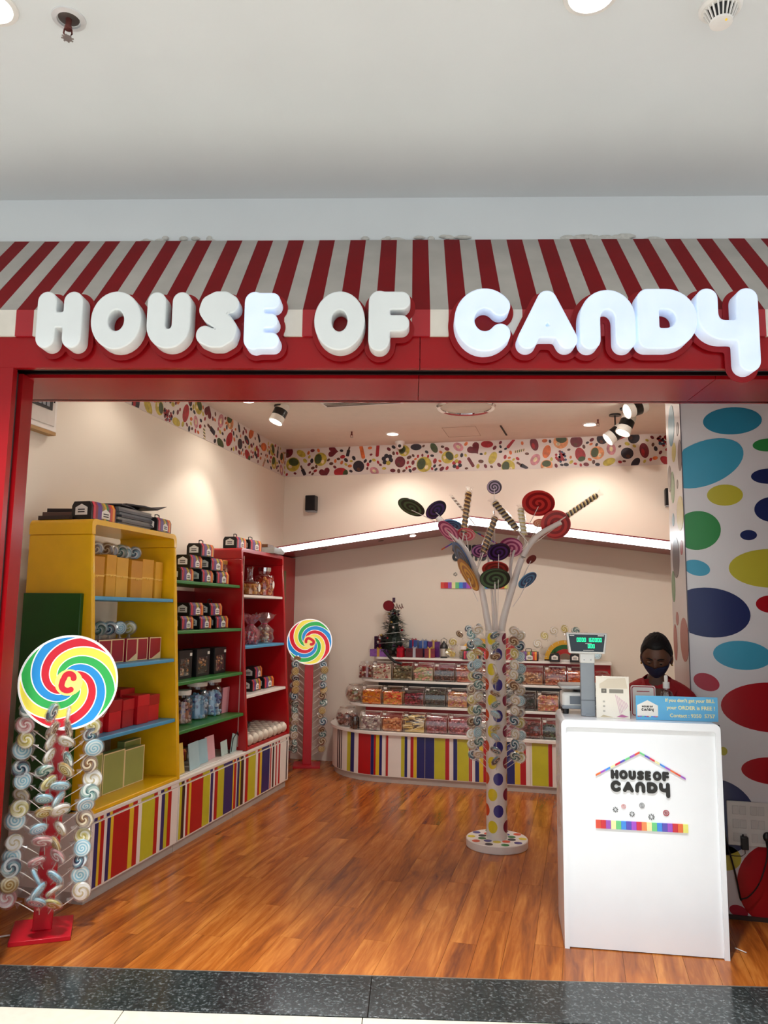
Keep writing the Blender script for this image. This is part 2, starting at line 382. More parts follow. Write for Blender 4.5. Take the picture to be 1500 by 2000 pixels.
SD = [('sky', 4.801, 2.631, 0.147, 0.122), ('plum', 4.526, 2.546, 0.053, 0.039), ('plum', 4.465, 2.382, 0.08, 0.087), ('yellow', 4.72, 2.452, 0.09, 0.056), ('plum', 4.97, 2.337, 0.09, 0.082), ('green', 4.84, 2.262, 0.087, 0.096), ('plum', 4.615, 2.245, 0.037, 0.027), ('yellow', 4.541, 2.067, 0.141, 0.096), ('sky', 4.869, 2.07, 0.054, 0.039), ('plum', 4.801, 1.837, 0.157, 0.119), ('red', 4.533, 1.874, 0.052, 0.041), ('green', 4.97, 1.674, 0.085, 0.095), ('red', 4.843, 1.482, 0.059, 0.04), ('red', 4.56, 1.368, 0.17, 0.12), ('red', 4.97, 1.34, 0.084, 0.108)]
for c, y, z, a, b_ in SD:
    MB().prism([(min(5.065, q), w) for q, w in ell(a, b_, 32, y, z)], .5605, .562, 'x').build('dot', DM[c], pw, smooth=0)
struct('baseboard_pillar', MB().bx(.556, 1.62, 4.368, 4.3795, 0, .02), pm('dark_skirting', '#3a2a24', .5))
MB().bx(.5585, .5635, 4.3765, 4.38, 0, ZC).build('corner_bead', pm('corner_bead', '#5a5660', .5), pw)
# candy print frieze on left and back walls
FC = {k: pm('print_'+k, v, .5, var=.35, scale=22) for k, v in {'red': '#a01420', 'maroon': '#6a1020', 'dark': '#231a26', 'green': '#3c4a24', 'yellow': '#b8a63c', 'orange': '#c8642c', 'brown': '#5a3020', 'pink': '#c08088', 'cream': '#d8c8a0', 'blue': '#2e4a66', 'peach': '#d8905c'}.items()}
FK = list(FC); FMATS = [FC[k] for k in FK]
def frieze(mb, u0, u1, z0, z1, put, seed):
    rnd = random.Random(seed); placed = []
    kinds = ['round', 'straw', 'bean', 'long', 'cluster', 'plum', 'bottle', 'heart', 'drop', 'ring', 'stick', 'jelly', 'plum', 'round', 'bean', 'drop']
    H = z1-z0; tries = 0
    while tries < 5000:
        tries += 1
        big = tries < 900
        k = rnd.choice(kinds); r = H*(rnd.uniform(.19, .27) if big else rnd.uniform(.05, .09))
        u = rnd.uniform(u0, u1); z = rnd.uniform(z0+.02, z1-.02)
        if any((u-a)**2+(z-b)**2 < (.93*(r+c)+.004)**2 for a, b, c in placed): continue
        placed.append((u, z, r)); rot = rnd.uniform(0, PI)
        def sh(poly, col, t):
            c, s = math.cos(rot), math.sin(rot)
            put(mb, [(min(u1, max(u0, u+p*c-q*s)), min(z1, max(z0, z+p*s+q*c))) for p, q in poly], FK.index(col), t)
        if not big: sh(ell(r*1.1, r*.75, 14), rnd.choice(['red', 'dark', 'orange', 'brown', 'maroon', 'yellow']), 1)
        elif k == 'round': sh(ell(r, r, 22), rnd.choice(['yellow', 'peach', 'yellow']), 1); sh(ell(r*.55, r*.75, 14, r*.35), 'green', 2); sh(ell(r*.25, r*.3, 10, -r*.4, r*.3), 'cream', 2)
        elif k == 'straw': sh([(r*1.1*math.cos(t)*(1 if math.cos(t) > 0 else .75), r*.68*math.sin(t)) for t in [2*PI*i/22 for i in range(22)]], 'red', 1); sh(ell(r*.35, r*.52, 12, -r*.55), 'green', 2)
        elif k == 'bean': sh(ell(r*1.05, r*.6, 18), rnd.choice(['maroon', 'red', 'dark']), 1); sh(ell(r*.5, r*.22, 10, -.2*r, .2*r), 'red', 2)
        elif k == 'long': sh(rrect(r*2, r*.55, r*.25), rnd.choice(['red', 'orange', 'maroon']), 1)
        elif k == 'cluster':
            for j in range(26):
                a = rnd.uniform(0, 2*PI); d = r*math.sqrt(rnd.random())*.85; sh(ell(r*.19, r*.19, 8, d*math.cos(a), d*math.sin(a)), rnd.choice(['red', 'red', 'maroon', 'red', 'blue']), 1+j % 3)
        elif k == 'plum': sh(ell(r*.9, r*.85, 20), rnd.choice(['dark', 'maroon', 'dark']), 1); sh(ell(r*.3, r*.25, 10, -r*.3, r*.35), 'brown', 2)
        elif k == 'bottle': sh(rrect(r*1.2, r*.6, r*.15, 3, -r*.3), 'dark', 1); sh(rrect(r*.9, r*.32, r*.1, 3, r*.55), 'brown', 1)
        elif k == 'heart': sh([(r*.9*math.sin(t)**3, r*.055*(13*math.cos(t)-5*math.cos(2*t)-2*math.cos(3*t)-math.cos(4*t))) for t in [2*PI*i/24 for i in range(24)]], 'maroon', 1)
        elif k == 'drop': sh(ell(r*.55, r*.95, 16), rnd.choice(['orange', 'yellow', 'dark', 'green']), 1)
        elif k == 'ring': sh(ell(r*.9, r*.65, 18), 'pink', 1); sh(ell(r*.4, r*.25, 12), 'cream', 2)
        elif k == 'stick':
            sh(rrect(r*1.9, r*.45, r*.1, 3), 'cream', 1)
            for j in range(5): sh([(r*(-.85+.36*j), -r*.22), (r*(-.7+.36*j), -r*.22), (r*(-.55+.36*j), r*.22), (r*(-.7+.36*j), r*.22)], rnd.choice(['red', 'green', 'brown']), 2)
        else:
            for j in range(6): a = j*PI/3; sh(ell(r*.34, r*.34, 10, r*.55*math.cos(a), r*.55*math.sin(a)), rnd.choice(['dark', 'red', 'dark', 'yellow']), 1+j % 2)
paper = pm('frieze_paper', '#d9cfc8', .6, var=.02)
def put_back(mb, poly, mi, t): mb.prism(poly, YB-.004-.0006*t, YB-.003, 'y', mi)
def put_left(mb, poly, mi, t): mb.prism(poly, XL+.003, XL+.004+.0006*t, 'x', mi)
t2 = struct('trim_2', MB().bx(XL, XR, YB-.004, YB, 2.925, ZC), paper, label='wallpaper border of printed sweets along the back wall')
mb = MB(); frieze(mb, XL+.01, XR-.01, 2.928, ZC-.003, put_back, 3); mb.build('candy_print', FMATS, t2, smooth=0)['kind'] = 'stuff'
t3 = struct('trim_3', MB().bx(XL, XL+.004, 3.2, YB-.004, 2.925, ZC), paper, label='wallpaper border of printed sweets along the left wall')
mb = MB(); frieze(mb, 3.22, YB-.01, 2.928, ZC-.003, put_left, 5); mb.build('candy_print', FMATS, t3, smooth=0)['kind'] = 'stuff'

# ------------------------------------------------------------------ shop front (front frame: x=s, y=D)
ft = struct('wall_front', MB().prism([(3.126, 2.63), (3.24, 2.63), (3.24, 2.531), (3.584, 2.531), (3.584, 3.27), (3.126, 2.752)], -3.3, 2.9, 'x'), pm('bulkhead_board', '#4a0d10', .6), rot=RF, label='bulkhead wall above the shop opening')
t4 = struct('trim_4', MB().bx(-3.3, 0.032, 3.098, 3.125, 2.508, 2.662).bx(0.035, 2.9, 3.098, 3.125, 2.508, 2.662), red_gloss, rot=RF, label='glossy red fascia band below the sign letters')
t5 = struct('trim_5', MB().bx(-3.3, 0.03, 3.235, 3.6, 2.505, 2.53).bx(.033, 1.3, 3.235, 3.6, 2.505, 2.53).bx(1.303, 2.9, 3.235, 3.6, 2.505, 2.53).bx(-3.3, 2.9, 3.585, 3.62, 2.505, ZC), red_gloss, rot=RF, label='glossy red soffit under the shop bulkhead')
sh = struct('trim_6', MB().bx(-3.3, 2.9, 3.125, 3.235, 2.56, 2.62), pm('shutter_slot', '#0c0606', .5), rot=RF, label='dark slot of the rolling shutter above the opening')
for d in (3.15, 3.205): MB().bx(-3.3, 2.9, d, d+.012, 2.515, 2.56).build('shutter_rail', pm('dark_rail', '#1a1012', .3, metal=.4), sh)
def jamb(n, s0, s1, sg, lab):
    # outer board, black shutter guide groove, inner board
    j = struct(n, MB().bx(min(s0, s1), max(s0, s1), 3.10, 3.135, 0.004, 2.508).bx(min(s0, s1), max(s0, s1), 3.185, 3.28, 0.004, 2.508), red_gloss, rot=RF, label=lab)
    e = s0-sg*.02
    MB().bx(min(s1, e), max(s1, e), 3.135, 3.185, 0.004, 2.508).build('shutter_guide', pm('black_guide', '#120809', .35), j)
    MB().bx(min(e, e+sg*.006), max(e, e+sg*.006), 3.15, 3.17, .004, 2.508).build('guide_strip', pm('guide_felt', '#3a3436', .5), j)
    return j
jamb('wall_jamb_left', -1.69, -2.6, 1, 'glossy red left door jamb with black shutter guide')
jamb('wall_jamb_right', 1.545, 2.8, -1, 'glossy red right door jamb with black shutter guide')
struct('ceiling_mall', MB().bx(-5, 5, -3.2, 3.6, 3.55, 3.62), mall_p, rot=RF, label='off-white plaster ceiling of the mall')
cb = MB().bx(-6, 6, 3.6, 3.7, 3.3, 3.6)
struct('wall_bulkhead', cb, mall_p, rot=RF, label='narrow plaster face between mall ceiling and awning')
mb = MB()
for k in range(34):  # ragged plaster filling along the awning's top edge
    s = random.choice([random.uniform(-1.35, -1.0), random.uniform(-.25, .25), random.uniform(.75, 1.2)])
    mb.ball((s, 3.594, 3.322+random.uniform(0, .02)), (random.uniform(.015, .05), .012, random.uniform(.006, .018)), 8, 5)
mb.build('plaster_patch', pm('rough_plaster', '#c9c8c2', .9, bump=.5, scale=60), bpy.data.objects['wall_bulkhead'])

aw = thing('awning', 'red and white striped sloping awning above the shop sign', 'awning', (0, 0, 0), FA)
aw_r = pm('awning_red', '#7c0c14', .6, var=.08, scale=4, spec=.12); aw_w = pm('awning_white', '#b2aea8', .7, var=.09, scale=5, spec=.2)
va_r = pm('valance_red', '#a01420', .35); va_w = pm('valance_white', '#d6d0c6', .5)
SWP = .1532; k0 = -14
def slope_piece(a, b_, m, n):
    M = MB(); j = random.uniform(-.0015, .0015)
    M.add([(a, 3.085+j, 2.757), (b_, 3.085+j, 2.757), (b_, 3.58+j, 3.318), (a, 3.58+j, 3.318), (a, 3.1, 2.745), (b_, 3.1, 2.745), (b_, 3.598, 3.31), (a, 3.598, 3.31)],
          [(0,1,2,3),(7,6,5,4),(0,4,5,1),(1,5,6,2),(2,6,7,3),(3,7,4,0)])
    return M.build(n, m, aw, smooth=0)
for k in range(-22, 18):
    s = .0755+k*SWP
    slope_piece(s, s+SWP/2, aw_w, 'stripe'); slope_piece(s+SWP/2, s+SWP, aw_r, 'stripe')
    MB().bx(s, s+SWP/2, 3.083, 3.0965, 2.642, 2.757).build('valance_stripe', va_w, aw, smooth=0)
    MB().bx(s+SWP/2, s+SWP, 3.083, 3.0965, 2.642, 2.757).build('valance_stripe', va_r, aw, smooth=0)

# ------------------------------------------------------------------ sign letters
let_w = pm('letter_acrylic', '#e2e8ea', .35, var=.015); plate_m = pm('letter_backing', '#8a0c13', .3, spec=.25)
def letter_lit():
    m, nt, b = base('letter_acrylic_lit'); c = lin('#dcebff'); b.inputs['Base Color'].default_value = c+(1,); b.inputs['Roughness'].default_value = .35
    tc = nn(nt, 'ShaderNodeTexCoord'); nz = nn(nt, 'ShaderNodeTexNoise'); nz.inputs['Scale'].default_value = 9; nt.links.new(tc.outputs['Object'], nz.inputs['Vector'])
    b.inputs['Emission Color'].default_value = lin('#d4e6ff')+(1,); nt.links.new(mth(nt, 'MULTIPLY_ADD', nz.outputs['Fac'], .3, .12), b.inputs['Emission Strength']); return m
let_on = letter_lit()
LET = [('H', -1.559, -1.361, 2.556, 2.808, 0, 'letter H at the left end of the sign'), ('O', -1.329, -1.115, 2.552, 2.807, 0, 'letter O between H and U of the sign'), ('U', -1.098, -.908, 2.555, 2.807, 0, 'letter U in the first sign word'),
       ('S', -.892, -.708, 2.555, 2.811, 0, 'letter S in the first sign word'), ('E', -.694, -.54, 2.553, 2.802, 1, 'letter E ending the first sign word'), ('O', -.402, -.192, 2.549, 2.806, 0, 'letter O starting the middle sign word'),
       ('F', -.182, -.005, 2.547, 2.807, 0, 'letter F ending the middle sign word'), ('C', .171, .416, 2.545, 2.817, 1, 'letter C starting the last sign word'), ('A', .42, .674, 2.551, 2.817, 1, 'letter A in the last sign word'),
       ('N', .671, .907, 2.55, 2.816, 1, 'arch-shaped letter N in the last sign word'), ('D', .899, 1.155, 2.552, 2.818, 1, 'letter D in the last sign word'), ('Y', 1.14, 1.397, 2.461, 2.818, 1, 'letter Y with descending tail ending the sign')]
for ch, s0, s1, z0, z1, on, lb in LET:
    w, loops = outline(ch); h = (z1-z0)/(1.34 if ch == 'Y' else 1.0); zb = z1-h
    sx = (s1-s0)/w
    t = thing('sign_letter', ('glowing bluish-white' if on else 'unlit off-white')+' raised '+lb, 'sign letter', FR(s0, 3.0, zb), FA, 'channel letters of the shop sign')
    M = Matrix.Rotation(PI/2, 4, 'X')
    me = curve_mesh('letter_body', [[(x*sx, y*h) for x, y in lp] for lp in loops], .034, .006, let_on if on else let_w)
    link('letter_body', xform(me, Matrix.Translation((0, .04, 0)) @ M), t)
    _, lo2 = outline(ch, .085)
    me = curve_mesh('backing_plate', [[(x*sx, y*h) for x, y in lp] for lp in sorted(lo2, key=len)[-1:]], .002, 0, plate_m)
    link('backing_plate', xform(me, Matrix.Translation((0, .081, 0)) @ M), t)

# ------------------------------------------------------------------ ceiling fixtures
def spot(parent, energy, col, size, blend, loc=(0,0,0), rot=(0,0,0), rad=.05):
    l = bpy.data.lights.new('bulb', 'SPOT'); l.energy = energy; l.color = col; l.spot_size = size; l.spot_blend = blend; l.shadow_soft_size = rad
    o = bpy.data.objects.new('bulb', l); COL.objects.link(o); o.parent = parent; o.location = loc; o.rotation_euler = rot; return o
rim_m = pm('lamp_rim', '#e8e6e2', .35)
def downlight(loc, label, r=.055, w=DOWNLIGHT_W, col=WARM, group='recessed shop downlights', size=R_(125)):
    t = thing('downlight', label, 'ceiling light', loc, 0, group)
    MB().lathe([(r*1.25, 0), (r*1.22, -.006), (r*1.0, -.009), (r*.98, -.004), (r*.98, 0)], 28, cap=False).build('rim', rim_m, t)
    MB().lathe([(r*.97, -.004), (r*.7, -.007)], 24).build('lens', lamp_on, t)
    spot(t, w, col, size, .6, (0, 0, -.02), rad=r)
    return t
for (x, y), lb in {(-2.633, 5.745): 'round lit downlight next to the left striped spotlight', (-1.732, 7.15): 'round lit downlight in front of the dome camera', (.133, 7.13): 'round lit downlight beside the right sprinkler',
                   (-2.62, 4.35): 'round lit downlight over the yellow shelf, behind the beam', (-1.2, 4.6): 'round lit downlight over the middle floor, behind the beam', (-2.25, 3.42): 'added unseen downlight just inside the entrance, behind the beam', (-.1, 4.9): 'round lit downlight over the dotted tree, behind the beam',  # entrance lamp is added, unseen, to brighten the yellow shelf side
                   (.3, 5.6): 'round lit downlight over the cashier corner, behind the beam', (-1.5, 5.6): 'round lit downlight over the aisle, behind the beam'}.items():
    dl = downlight((x, y, ZC), lb, w=DOWNLIGHT_W*(.48 if x < -2.5 else 1.3 if y > 7 else .4 if y > 5.3 else .45 if y < 4 else 3.2))
    if x > -2 and 4 < y < 5:   # gimbal lamps turned towards the back wall
        b_ = [c for c in dl.children if c.type == 'LIGHT'][0]; b_.rotation_euler = (R_(62), 0, 0); b_.data.spot_size = R_(84); b_.data.color = (1.0, .93, .86)
def mall_light(s, D, lb): return downlight(FR(s, D, 3.55), lb, .075, MALL_W*(1.0 if D > 2 else 1.6), COOL, 'recessed mall ceiling downlights', R_(72))
mall_light(-1.46, 2.345, 'bright mall downlight at the top left corner')
mall_light(.587, 2.335, 'bright mall downlight near the smoke detector')
mall_light(-.45, .6, 'mall downlight overhead behind the viewer, middle'); mall_light(-2.2, .6, 'mall downlight overhead behind the viewer, left'); mall_light(1.6, .6, 'mall downlight overhead behind the viewer, right'); mall_light(-1.4, -1.2, 'added unseen mall downlight far behind the viewer, left'); mall_light(.7, -1.2, 'added unseen mall downlight far behind the viewer, right'); mall_light(2.6, 2.335, 'mall downlight out to the right of the shop front'); mall_light(-3.5, 2.335, 'mall downlight out to the left of the shop front')  # far pair added out of view so floor bounce lifts the mall ceiling
def sprinkler(loc, label, cup=True, sc=1.0):
    t = thing('sprinkler', label, 'sprinkler', loc, .4, 'ceiling sprinkler heads')
    if cup:
        MB().lathe([(.058, 0), (.057, -.005), (.04, -.009), (.039, 0)], 24, cap=False).build('escutcheon', pm('white_steel', '#d9dadb', .3, metal=.2), t)
        MB().lathe([(.036, -.001), (.03, -.004)], 20).build('cup', pm('dark_cup', '#5a5450', .4, metal=.5), t)
    br = pm('brass_red', '#6a3a34', .4, metal=.5)
    MB().lathe([(.011, 0), (.01, -.03), (.013, -.032), (.013, -.042), (.006, -.046)], 12).build('body', br, t)
    m = MB().tube([(.012, 0, -.042), (.014, 0, -.058), (.004, 0, -.074)], .003, 6).tube([(-.012, 0, -.042), (-.014, 0, -.058), (-.004, 0, -.074)], .003, 6)
    m.build('frame', br, t)
    m = MB().lathe([(.016, -.074), (.016, -.077)], 14)
    for i in range(8): a = i*PI/4; m.bx(.012, .021, -.0025, .0025, -.0775, -.075, 0, Matrix.Rotation(a, 4, 'Z'))
    m.build('deflector', pm('steel', '#b0aaa6', .3, metal=.8), t)
    t.scale = (sc, sc, sc); return t
sprinkler(FR(-1.212, 2.41, 3.55), 'pendant sprinkler in the mall ceiling at upper left')
sprinkler((-2.102, 6.99, ZC), 'small sprinkler in the shop ceiling left of the dome camera', False, .8)
sprinkler((.2, 6.97, ZC), 'small sprinkler in the shop ceiling by the right spotlights', False, .8)
t = thing('smoke_detector', 'white slotted smoke detector in the mall ceiling at upper right', 'smoke detector', FR(1.035, 2.395, 3.55))
MB().lathe([(.07, 0), (.07, -.012), (.062, -.02)], 28).build('base', rim_m, t)
MB().lathe([(.045, -.02), (.034, -.058)], 24).build('sensor_core', blackm, t)
for i in range(20):
    a = 2*PI*i/20; MB().add([(.056, -.003, -.019), (.056, .003, -.019), (.036, .002, -.062), (.036, -.002, -.062), (.050, -.003, -.019), (.050, .003, -.019), (.030, .002, -.062), (.030, -.002, -.062)], [(0,1,2,3),(7,6,5,4),(0,4,5,1),(1,5,6,2),(2,6,7,3),(3,7,4,0)], 0, Matrix.Rotation(a, 4, 'Z')).build('fin', rim_m, t)
MB().lathe([(.038, -.06), (.036, -.066), (.02, -.07)], 24).build('cap', rim_m, t)
MB().ball((.012, -.02, -.07), .004, 8, 6).build('indicator', pm('amber_led', '#d8b020', .3, emit=.6), t)
# striped track spots
stripe_b = pm('spot_black', '#0e0d0e', .35); stripe_w = pm('spot_white', '#eae6de', .35)
def track_spot(loc, aim, label, L=.175, r=.06):
    """loc: middle of the barrel, aim: direction of the beam"""
    t = thing('spotlight', label, 'spotlight', (loc[0], loc[1], ZC), 0, 'black and white striped ceiling spotlights')
    q = Vector(aim).normalized().to_track_quat('-Z', 'Y'); off = Vector((0, 0, loc[2]-ZC))
    def pt(nm, mb, m):
        o = mb.build(nm, m, t); o.rotation_euler = q.to_euler(); o.location = off; return o
    pt('body', MB().lathe([(r*.9, L/2), (r, L*.42), (r, L*.18)], 24), stripe_w)
    pt('band', MB().lathe([(r*1.004, L*.18), (r*1.004, -L*.18)], 24, cap=False), stripe_b)
    pt('hood', MB().lathe([(r, -L*.18), (r, -L*.42), (r*1.08, -L*.43), (r*1.08, -L*.5), (r*.95, -L*.5)], 24, cap=False), stripe_w)
    pt('lens', MB().lathe([(r*.96, -L*.47), (r*.6, -L*.49)], 20), lamp_on)
    MB().tube([(0, 0, 0), (0, 0, off.z*.55), off*.9], .007, 8).build('bracket', stripe_b, t)
    MB().lathe([(.05, 0), (.05, -.012)], 20).build('canopy', stripe_b, t)
    o = spot(t, SPOT_W, WARM, R_(75), .5, off+Vector(aim).normalized()*(L*.55), q.to_euler(), .04); return t
track_spot((-2.43, 5.95, 3.16), (-.3, -.25, -.9), 'striped spotlight near the left wall border, pointing down')
track_spot((.49, 6.45, 3.18), (-.85, -.35, -.35), 'upper striped spotlight by the pillar, lamp facing left')
track_spot((.42, 6.62, 3.09), (-.35, -.2, -.85), 'middle striped spotlight by the pillar, pointing down')
track_spot((.34, 6.82, 3.06), (-.75, -.15, -.6), 'lower striped spotlight by the pillar, lamp facing left')
# chrome-edged round ceiling dish, camera, grille, hatch
t = thing('ceiling_dish', 'round pale ceiling dish with polished chrome rim', 'ceiling fixture', (-.867, 6.13, ZC))
MB().lathe([(.2, 0), (.2, -.03)], 40).build('dish', pm('dish_tan', '#c9a878', .5), t)
MB().lathe([(.2, -.02), (.236, -.03), (.246, -.05), (.236, -.066), (.21, -.06), (.205, -.04)], 48, cap=False).build('rim', chrome, t)
MB().lathe([(.212, -.05), (.1, -.058)], 40).build('plate', pm('dish_plate', '#d8cbb8', .6), t)
t = thing('dome_camera', 'small white dome security camera at the back ceiling', 'security camera', (-1.74, 7.5, ZC))
MB().lathe([(.05, 0), (.05, -.018), (.042, -.03)], 24).build('base', rim_m, t)
MB().ball((0, 0, -.045), (.036, .036, .036), 18, 12).build('ball', rim_m, t)
MB().ball((.004, -.026, -.052), (.018, .014, .018), 14, 10).build('lens', blackm, t)
t = thing('air_grille', 'long slotted air grille in the shop ceiling', 'air vent', (-1.72, 6.0, ZC))
MB().bx(-.34, .34, -.075, .075, -.008, 0).build('frame', rim_m, t)
for i in range(3): MB().bx(-.32, .32, -.055+i*.04, -.03+i*.04, -.0095, -.006).build('slot', pm('slot_dark', '#57483c', .6), t)
hm = MB()
for a in ((-.16, .16, -.2, -.197), (-.16, .16, .197, .2), (-.16, -.157, -.2, .2), (.157, .16, -.2, .2)): hm.bx(*a, -.002, 0)
tag(hm.build('access_hatch', pm('hatch_joint', '#a08a74', .7), None, (-1.06, 7.2, ZC)), 'faint outline of a square access hatch in shop ceiling', 'access hatch')
tag(MB().bx(-.008, .008, -.2, .2, -.006, 0).build('ceiling_slit', pm('slit_dark', '#2a1c16', .7), None, (-.66, 7.22, ZC), (0, 0, -.05)), 'thin dark slit in the ceiling near back wall', 'ceiling slit')
# ================================================================== LEFT SHELVING
XF, XB = -2.45, -2.95
def xf(z): return XF-.105*(z-.44)/1.53     # the shelf fronts lean back towards the top
yel = pm('yellow_board', '#ecb80c', .35, coat=.2, var=.05); blu = pm('blue_board', '#4a9cc8', .35); grn = pm('green_board', '#2f7a36', .35)
dgrn = pm('dark_green_board', '#12500f', .4, var=.08)
red_in = pm('red_board_deep', '#8c0810', .35, var=.06)
# base cabinets with striped fronts
LS = [('w', 3.672), ('n', 3.703), ('y', 3.724), ('r', 3.755), ('w', 3.783), ('n', 3.812), ('y', 3.838), ('r', 3.992), ('y', 4.035), ('r', 4.081), ('w', 4.121), ('l', 4.258), ('r', 4.298), ('w', 4.338), ('n', 4.373), ('l', 4.411), ('r', 4.453), ('w', 4.557), ('l', 4.584), ('k', 4.62), ('w', 4.647), ('r', 4.675), ('y', 4.703), ('r', 4.867), ('l', 4.968), ('w', 4.979), ('n', 5.014), ('w', 5.042), ('r', 5.085), ('l', 5.183), ('n', 5.328), ('y', 5.347), ('r', 5.385), ('w', 5.399), ('n', 5.44), ('l', 5.465), ('k', 5.515), ('w', 5.552), ('r', 5.598), ('l', 5.735), ('w', 5.784), ('r', 5.817), ('y', 5.859), ('n', 6.017), ('w', 6.032), ('r', 6.052), ('w', 6.082), ('k', 6.112), ('w', 6.152), ('r', 6.174), ('w', 6.214), ('r', 6.245), ('w', 6.39), ('k', 6.41), ('w', 6.45)]
def base_cab(y0, y1, label):
    t = thing('base_cabinet', label, 'cabinet', (XF-.27, (y0+y1)/2, 0), 0, 'striped base cabinets along the left wall')
    ox, oy = XF-.27, (y0+y1)/2
    MB().bx(XB-ox, XF-.012-ox, y0-oy+.001, y1-oy-.001, .055, .42).build('carcass', white, t)
    MB().bx(XB-ox, XF-.03-ox, y0-oy+.001, y1-oy-.001, 0, .055).build('plinth', pm('plinth_grey', '#b8b2ac', .5), t)
    MB().bx(XB-ox, XF-ox, y0-oy, y1-oy, .42, .44).build('top', white, t, bevel=.003)
    MB().bx(XF-.012-ox, XF-.004-ox, y0-oy+.006, y1-oy-.006, .06, .395).build('door', white, t, bevel=.002)
    MB().bx(XF-.012-ox, XF-.004-ox, y0-oy+.006, y1-oy-.006, .399, .4195).build('rail', white, t, bevel=.001)
    p = y0
    ystart = 3.672 if y0 < 3.7 else None
    prev = LS[0][1]
    for c, e in LS[1:]:
        a, b_ = max(prev, y0+.006), min(e, y1-.006)
        if c != 'w' and b_-a > .006:
            MB().bx(XF-.004-ox, XF-.0025-ox, a-oy, b_-oy, .07, .39).build('stripe', PAL[c], t, smooth=0)
            MB().bx(XF-.004-ox, XF-.0025-ox, a-oy-.012, b_-oy-.012, .402, .418).build('rail_stripe', PAL[c], t, smooth=0)
        prev = e
    return t
base_cab(3.64, 4.545, 'striped white base cabinet under the yellow shelf')
base_cab(4.547, 5.40, 'striped white base cabinet under the green shelves')
base_cab(5.402, 6.45, 'striped white base cabinet under the right red shelf')
def side(y0, y1, z0, z1, m, n, t, o, x0=XB):
    return MB().prism([(x0-o[0], z0-o[2]), (xf(z0)-o[0], z0-o[2]), (xf(z1)-o[0], z1-o[2]), (x0-o[0], z1-o[2])], y0-o[1], y1-o[1], 'y').build(n, m, t, bevel=.008)
def board(y0, y1, z0, z1, m, n, t, o, inset=.0, x0=XB):
    return MB().prism([(x0-o[0], z0-o[2]), (xf(z0)-inset-o[0], z0-o[2]), (xf(z1)-inset-o[0], z1-o[2]), (x0-o[0], z1-o[2])], y0-o[1], y1-o[1], 'y').build(n, m, t, bevel=.004)
o = (-2.72, 4.08, .44)
ys = thing('yellow_shelf', 'tall yellow open shelving unit with blue shelves on left', 'shelf unit', o)
side(3.635, 3.665, .44, 1.9, yel, 'side_panel', ys, o); side(4.515, 4.545, .44, 1.9, yel, 'side_panel', ys, o)
# rounded top
def frame_ring(outer, inner, a, b_, name, m, t):
    """solid between two open outlines with the same point count; a, b_ map a 2D point to the two 3D ends"""
    n = len(outer); v = [f_(p) for f_ in (a, b_) for p in list(outer)+list(inner)]; q = []
    for i in range(n-1):
        q += [(i, i+1, n+i+1, n+i), (2*n+i, 3*n+i, 3*n+i+1, 2*n+i+1), (i, 2*n+i, 2*n+i+1, i+1), (n+i, n+i+1, 3*n+i+1, 3*n+i)]
    q += [(0, n, 3*n, 2*n), (n-1, 3*n-1, 4*n-1, 2*n-1)]
    return MB().add(v, q).build(name, m, t)
def arch_pts(x0, x1, z0, z1, r, n=6):
    return [(x0, z0), (x0, z1-r)]+[(x0+r-r*math.cos(R_(90*k/n)), z1-r+r*math.sin(R_(90*k/n))) for k in range(1, n+1)]+[(x1-r+r*math.sin(R_(90*k/n)), z1-r+r*math.cos(R_(90*k/n))) for k in range(0, n)]+[(x1, z1-r), (x1, z0)]
def round_top(y0, y1, z0, z1, r, m, t, o, th=.03):
    return frame_ring(arch_pts(y0, y1, z0, z1, r), arch_pts(y0+th, y1-th, z0, z1-th, r*.5), lambda p: (XB-o[0], p[0]-o[1], p[1]-o[2]), lambda p: (xf(p[1])-o[0], p[0]-o[1], p[1]-o[2]), 'top', m, t)
round_top(3.635, 4.545, 1.90, 1.985, .035, yel, ys, o)
for z in (1.565, 1.187, .815): board(3.665, 4.515, z-.022, z, blu, 'shelf', ys, o, .012)
board(3.635, 4.545, .441, .462, yel, 'bottom_board', ys, o, .004)
MB().bx(XB-o[0], XB+.012-o[0], 3.665-o[1], 4.515-o[1], 0.03, .75-.44).build('back_panel', pm('back_grey', '#b7b0a8', .7), ys)
tag(MB().bx(-2.935, -2.575, 3.605, 3.632, .445, 1.578).build('green_board', dgrn, None, bevel=.004), 'dark green board against the outer side of yellow shelf', 'panel')
o = (-2.72, 5.05, .44)
gs = thing('green_shelf', 'red open shelving bay with four green shelves beside yellow unit', 'shelf unit', o)
for z in (1.69, 1.36, 1.03, .725): board(4.547, 5.553, z-.022, z, grn, 'shelf', gs, o, .018)
MB().bx(XB-o[0], XB+.015-o[0], 4.98-o[1], 5.553-o[1], .02, 1.2).build('back_panel', red_in, gs)
board(4.547, 5.553, .441, .447, white, 'bottom_board', gs, o, .03)
o = (-2.72, 6.0, .44)
rs = thing('red_shelf', 'tall red shelving unit with white and blue shelves at back left', 'shelf unit', o)
side(5.555, 5.583, .441, 1.9, red_sh, 'side_panel', rs, o); side(6.422, 6.45, .441, 1.9, red_sh, 'side_panel', rs, o)
round_top(5.555, 6.45, 1.90, 1.985, .03, red_sh, rs, o)
for z, m in ((1.62, white), (1.22, blu), (.845, white)): board(5.583, 6.422, z-.022, z, m, 'shelf', rs, o, .012)
board(5.583, 6.422, .441, .465, red_sh, 'bottom_board', rs, o, .012)
MB().bx(XB-o[0], XB+.014-o[0], 5.583-o[1], 6.422-o[1], .025, 1.5).build('back_panel', red_in, rs)
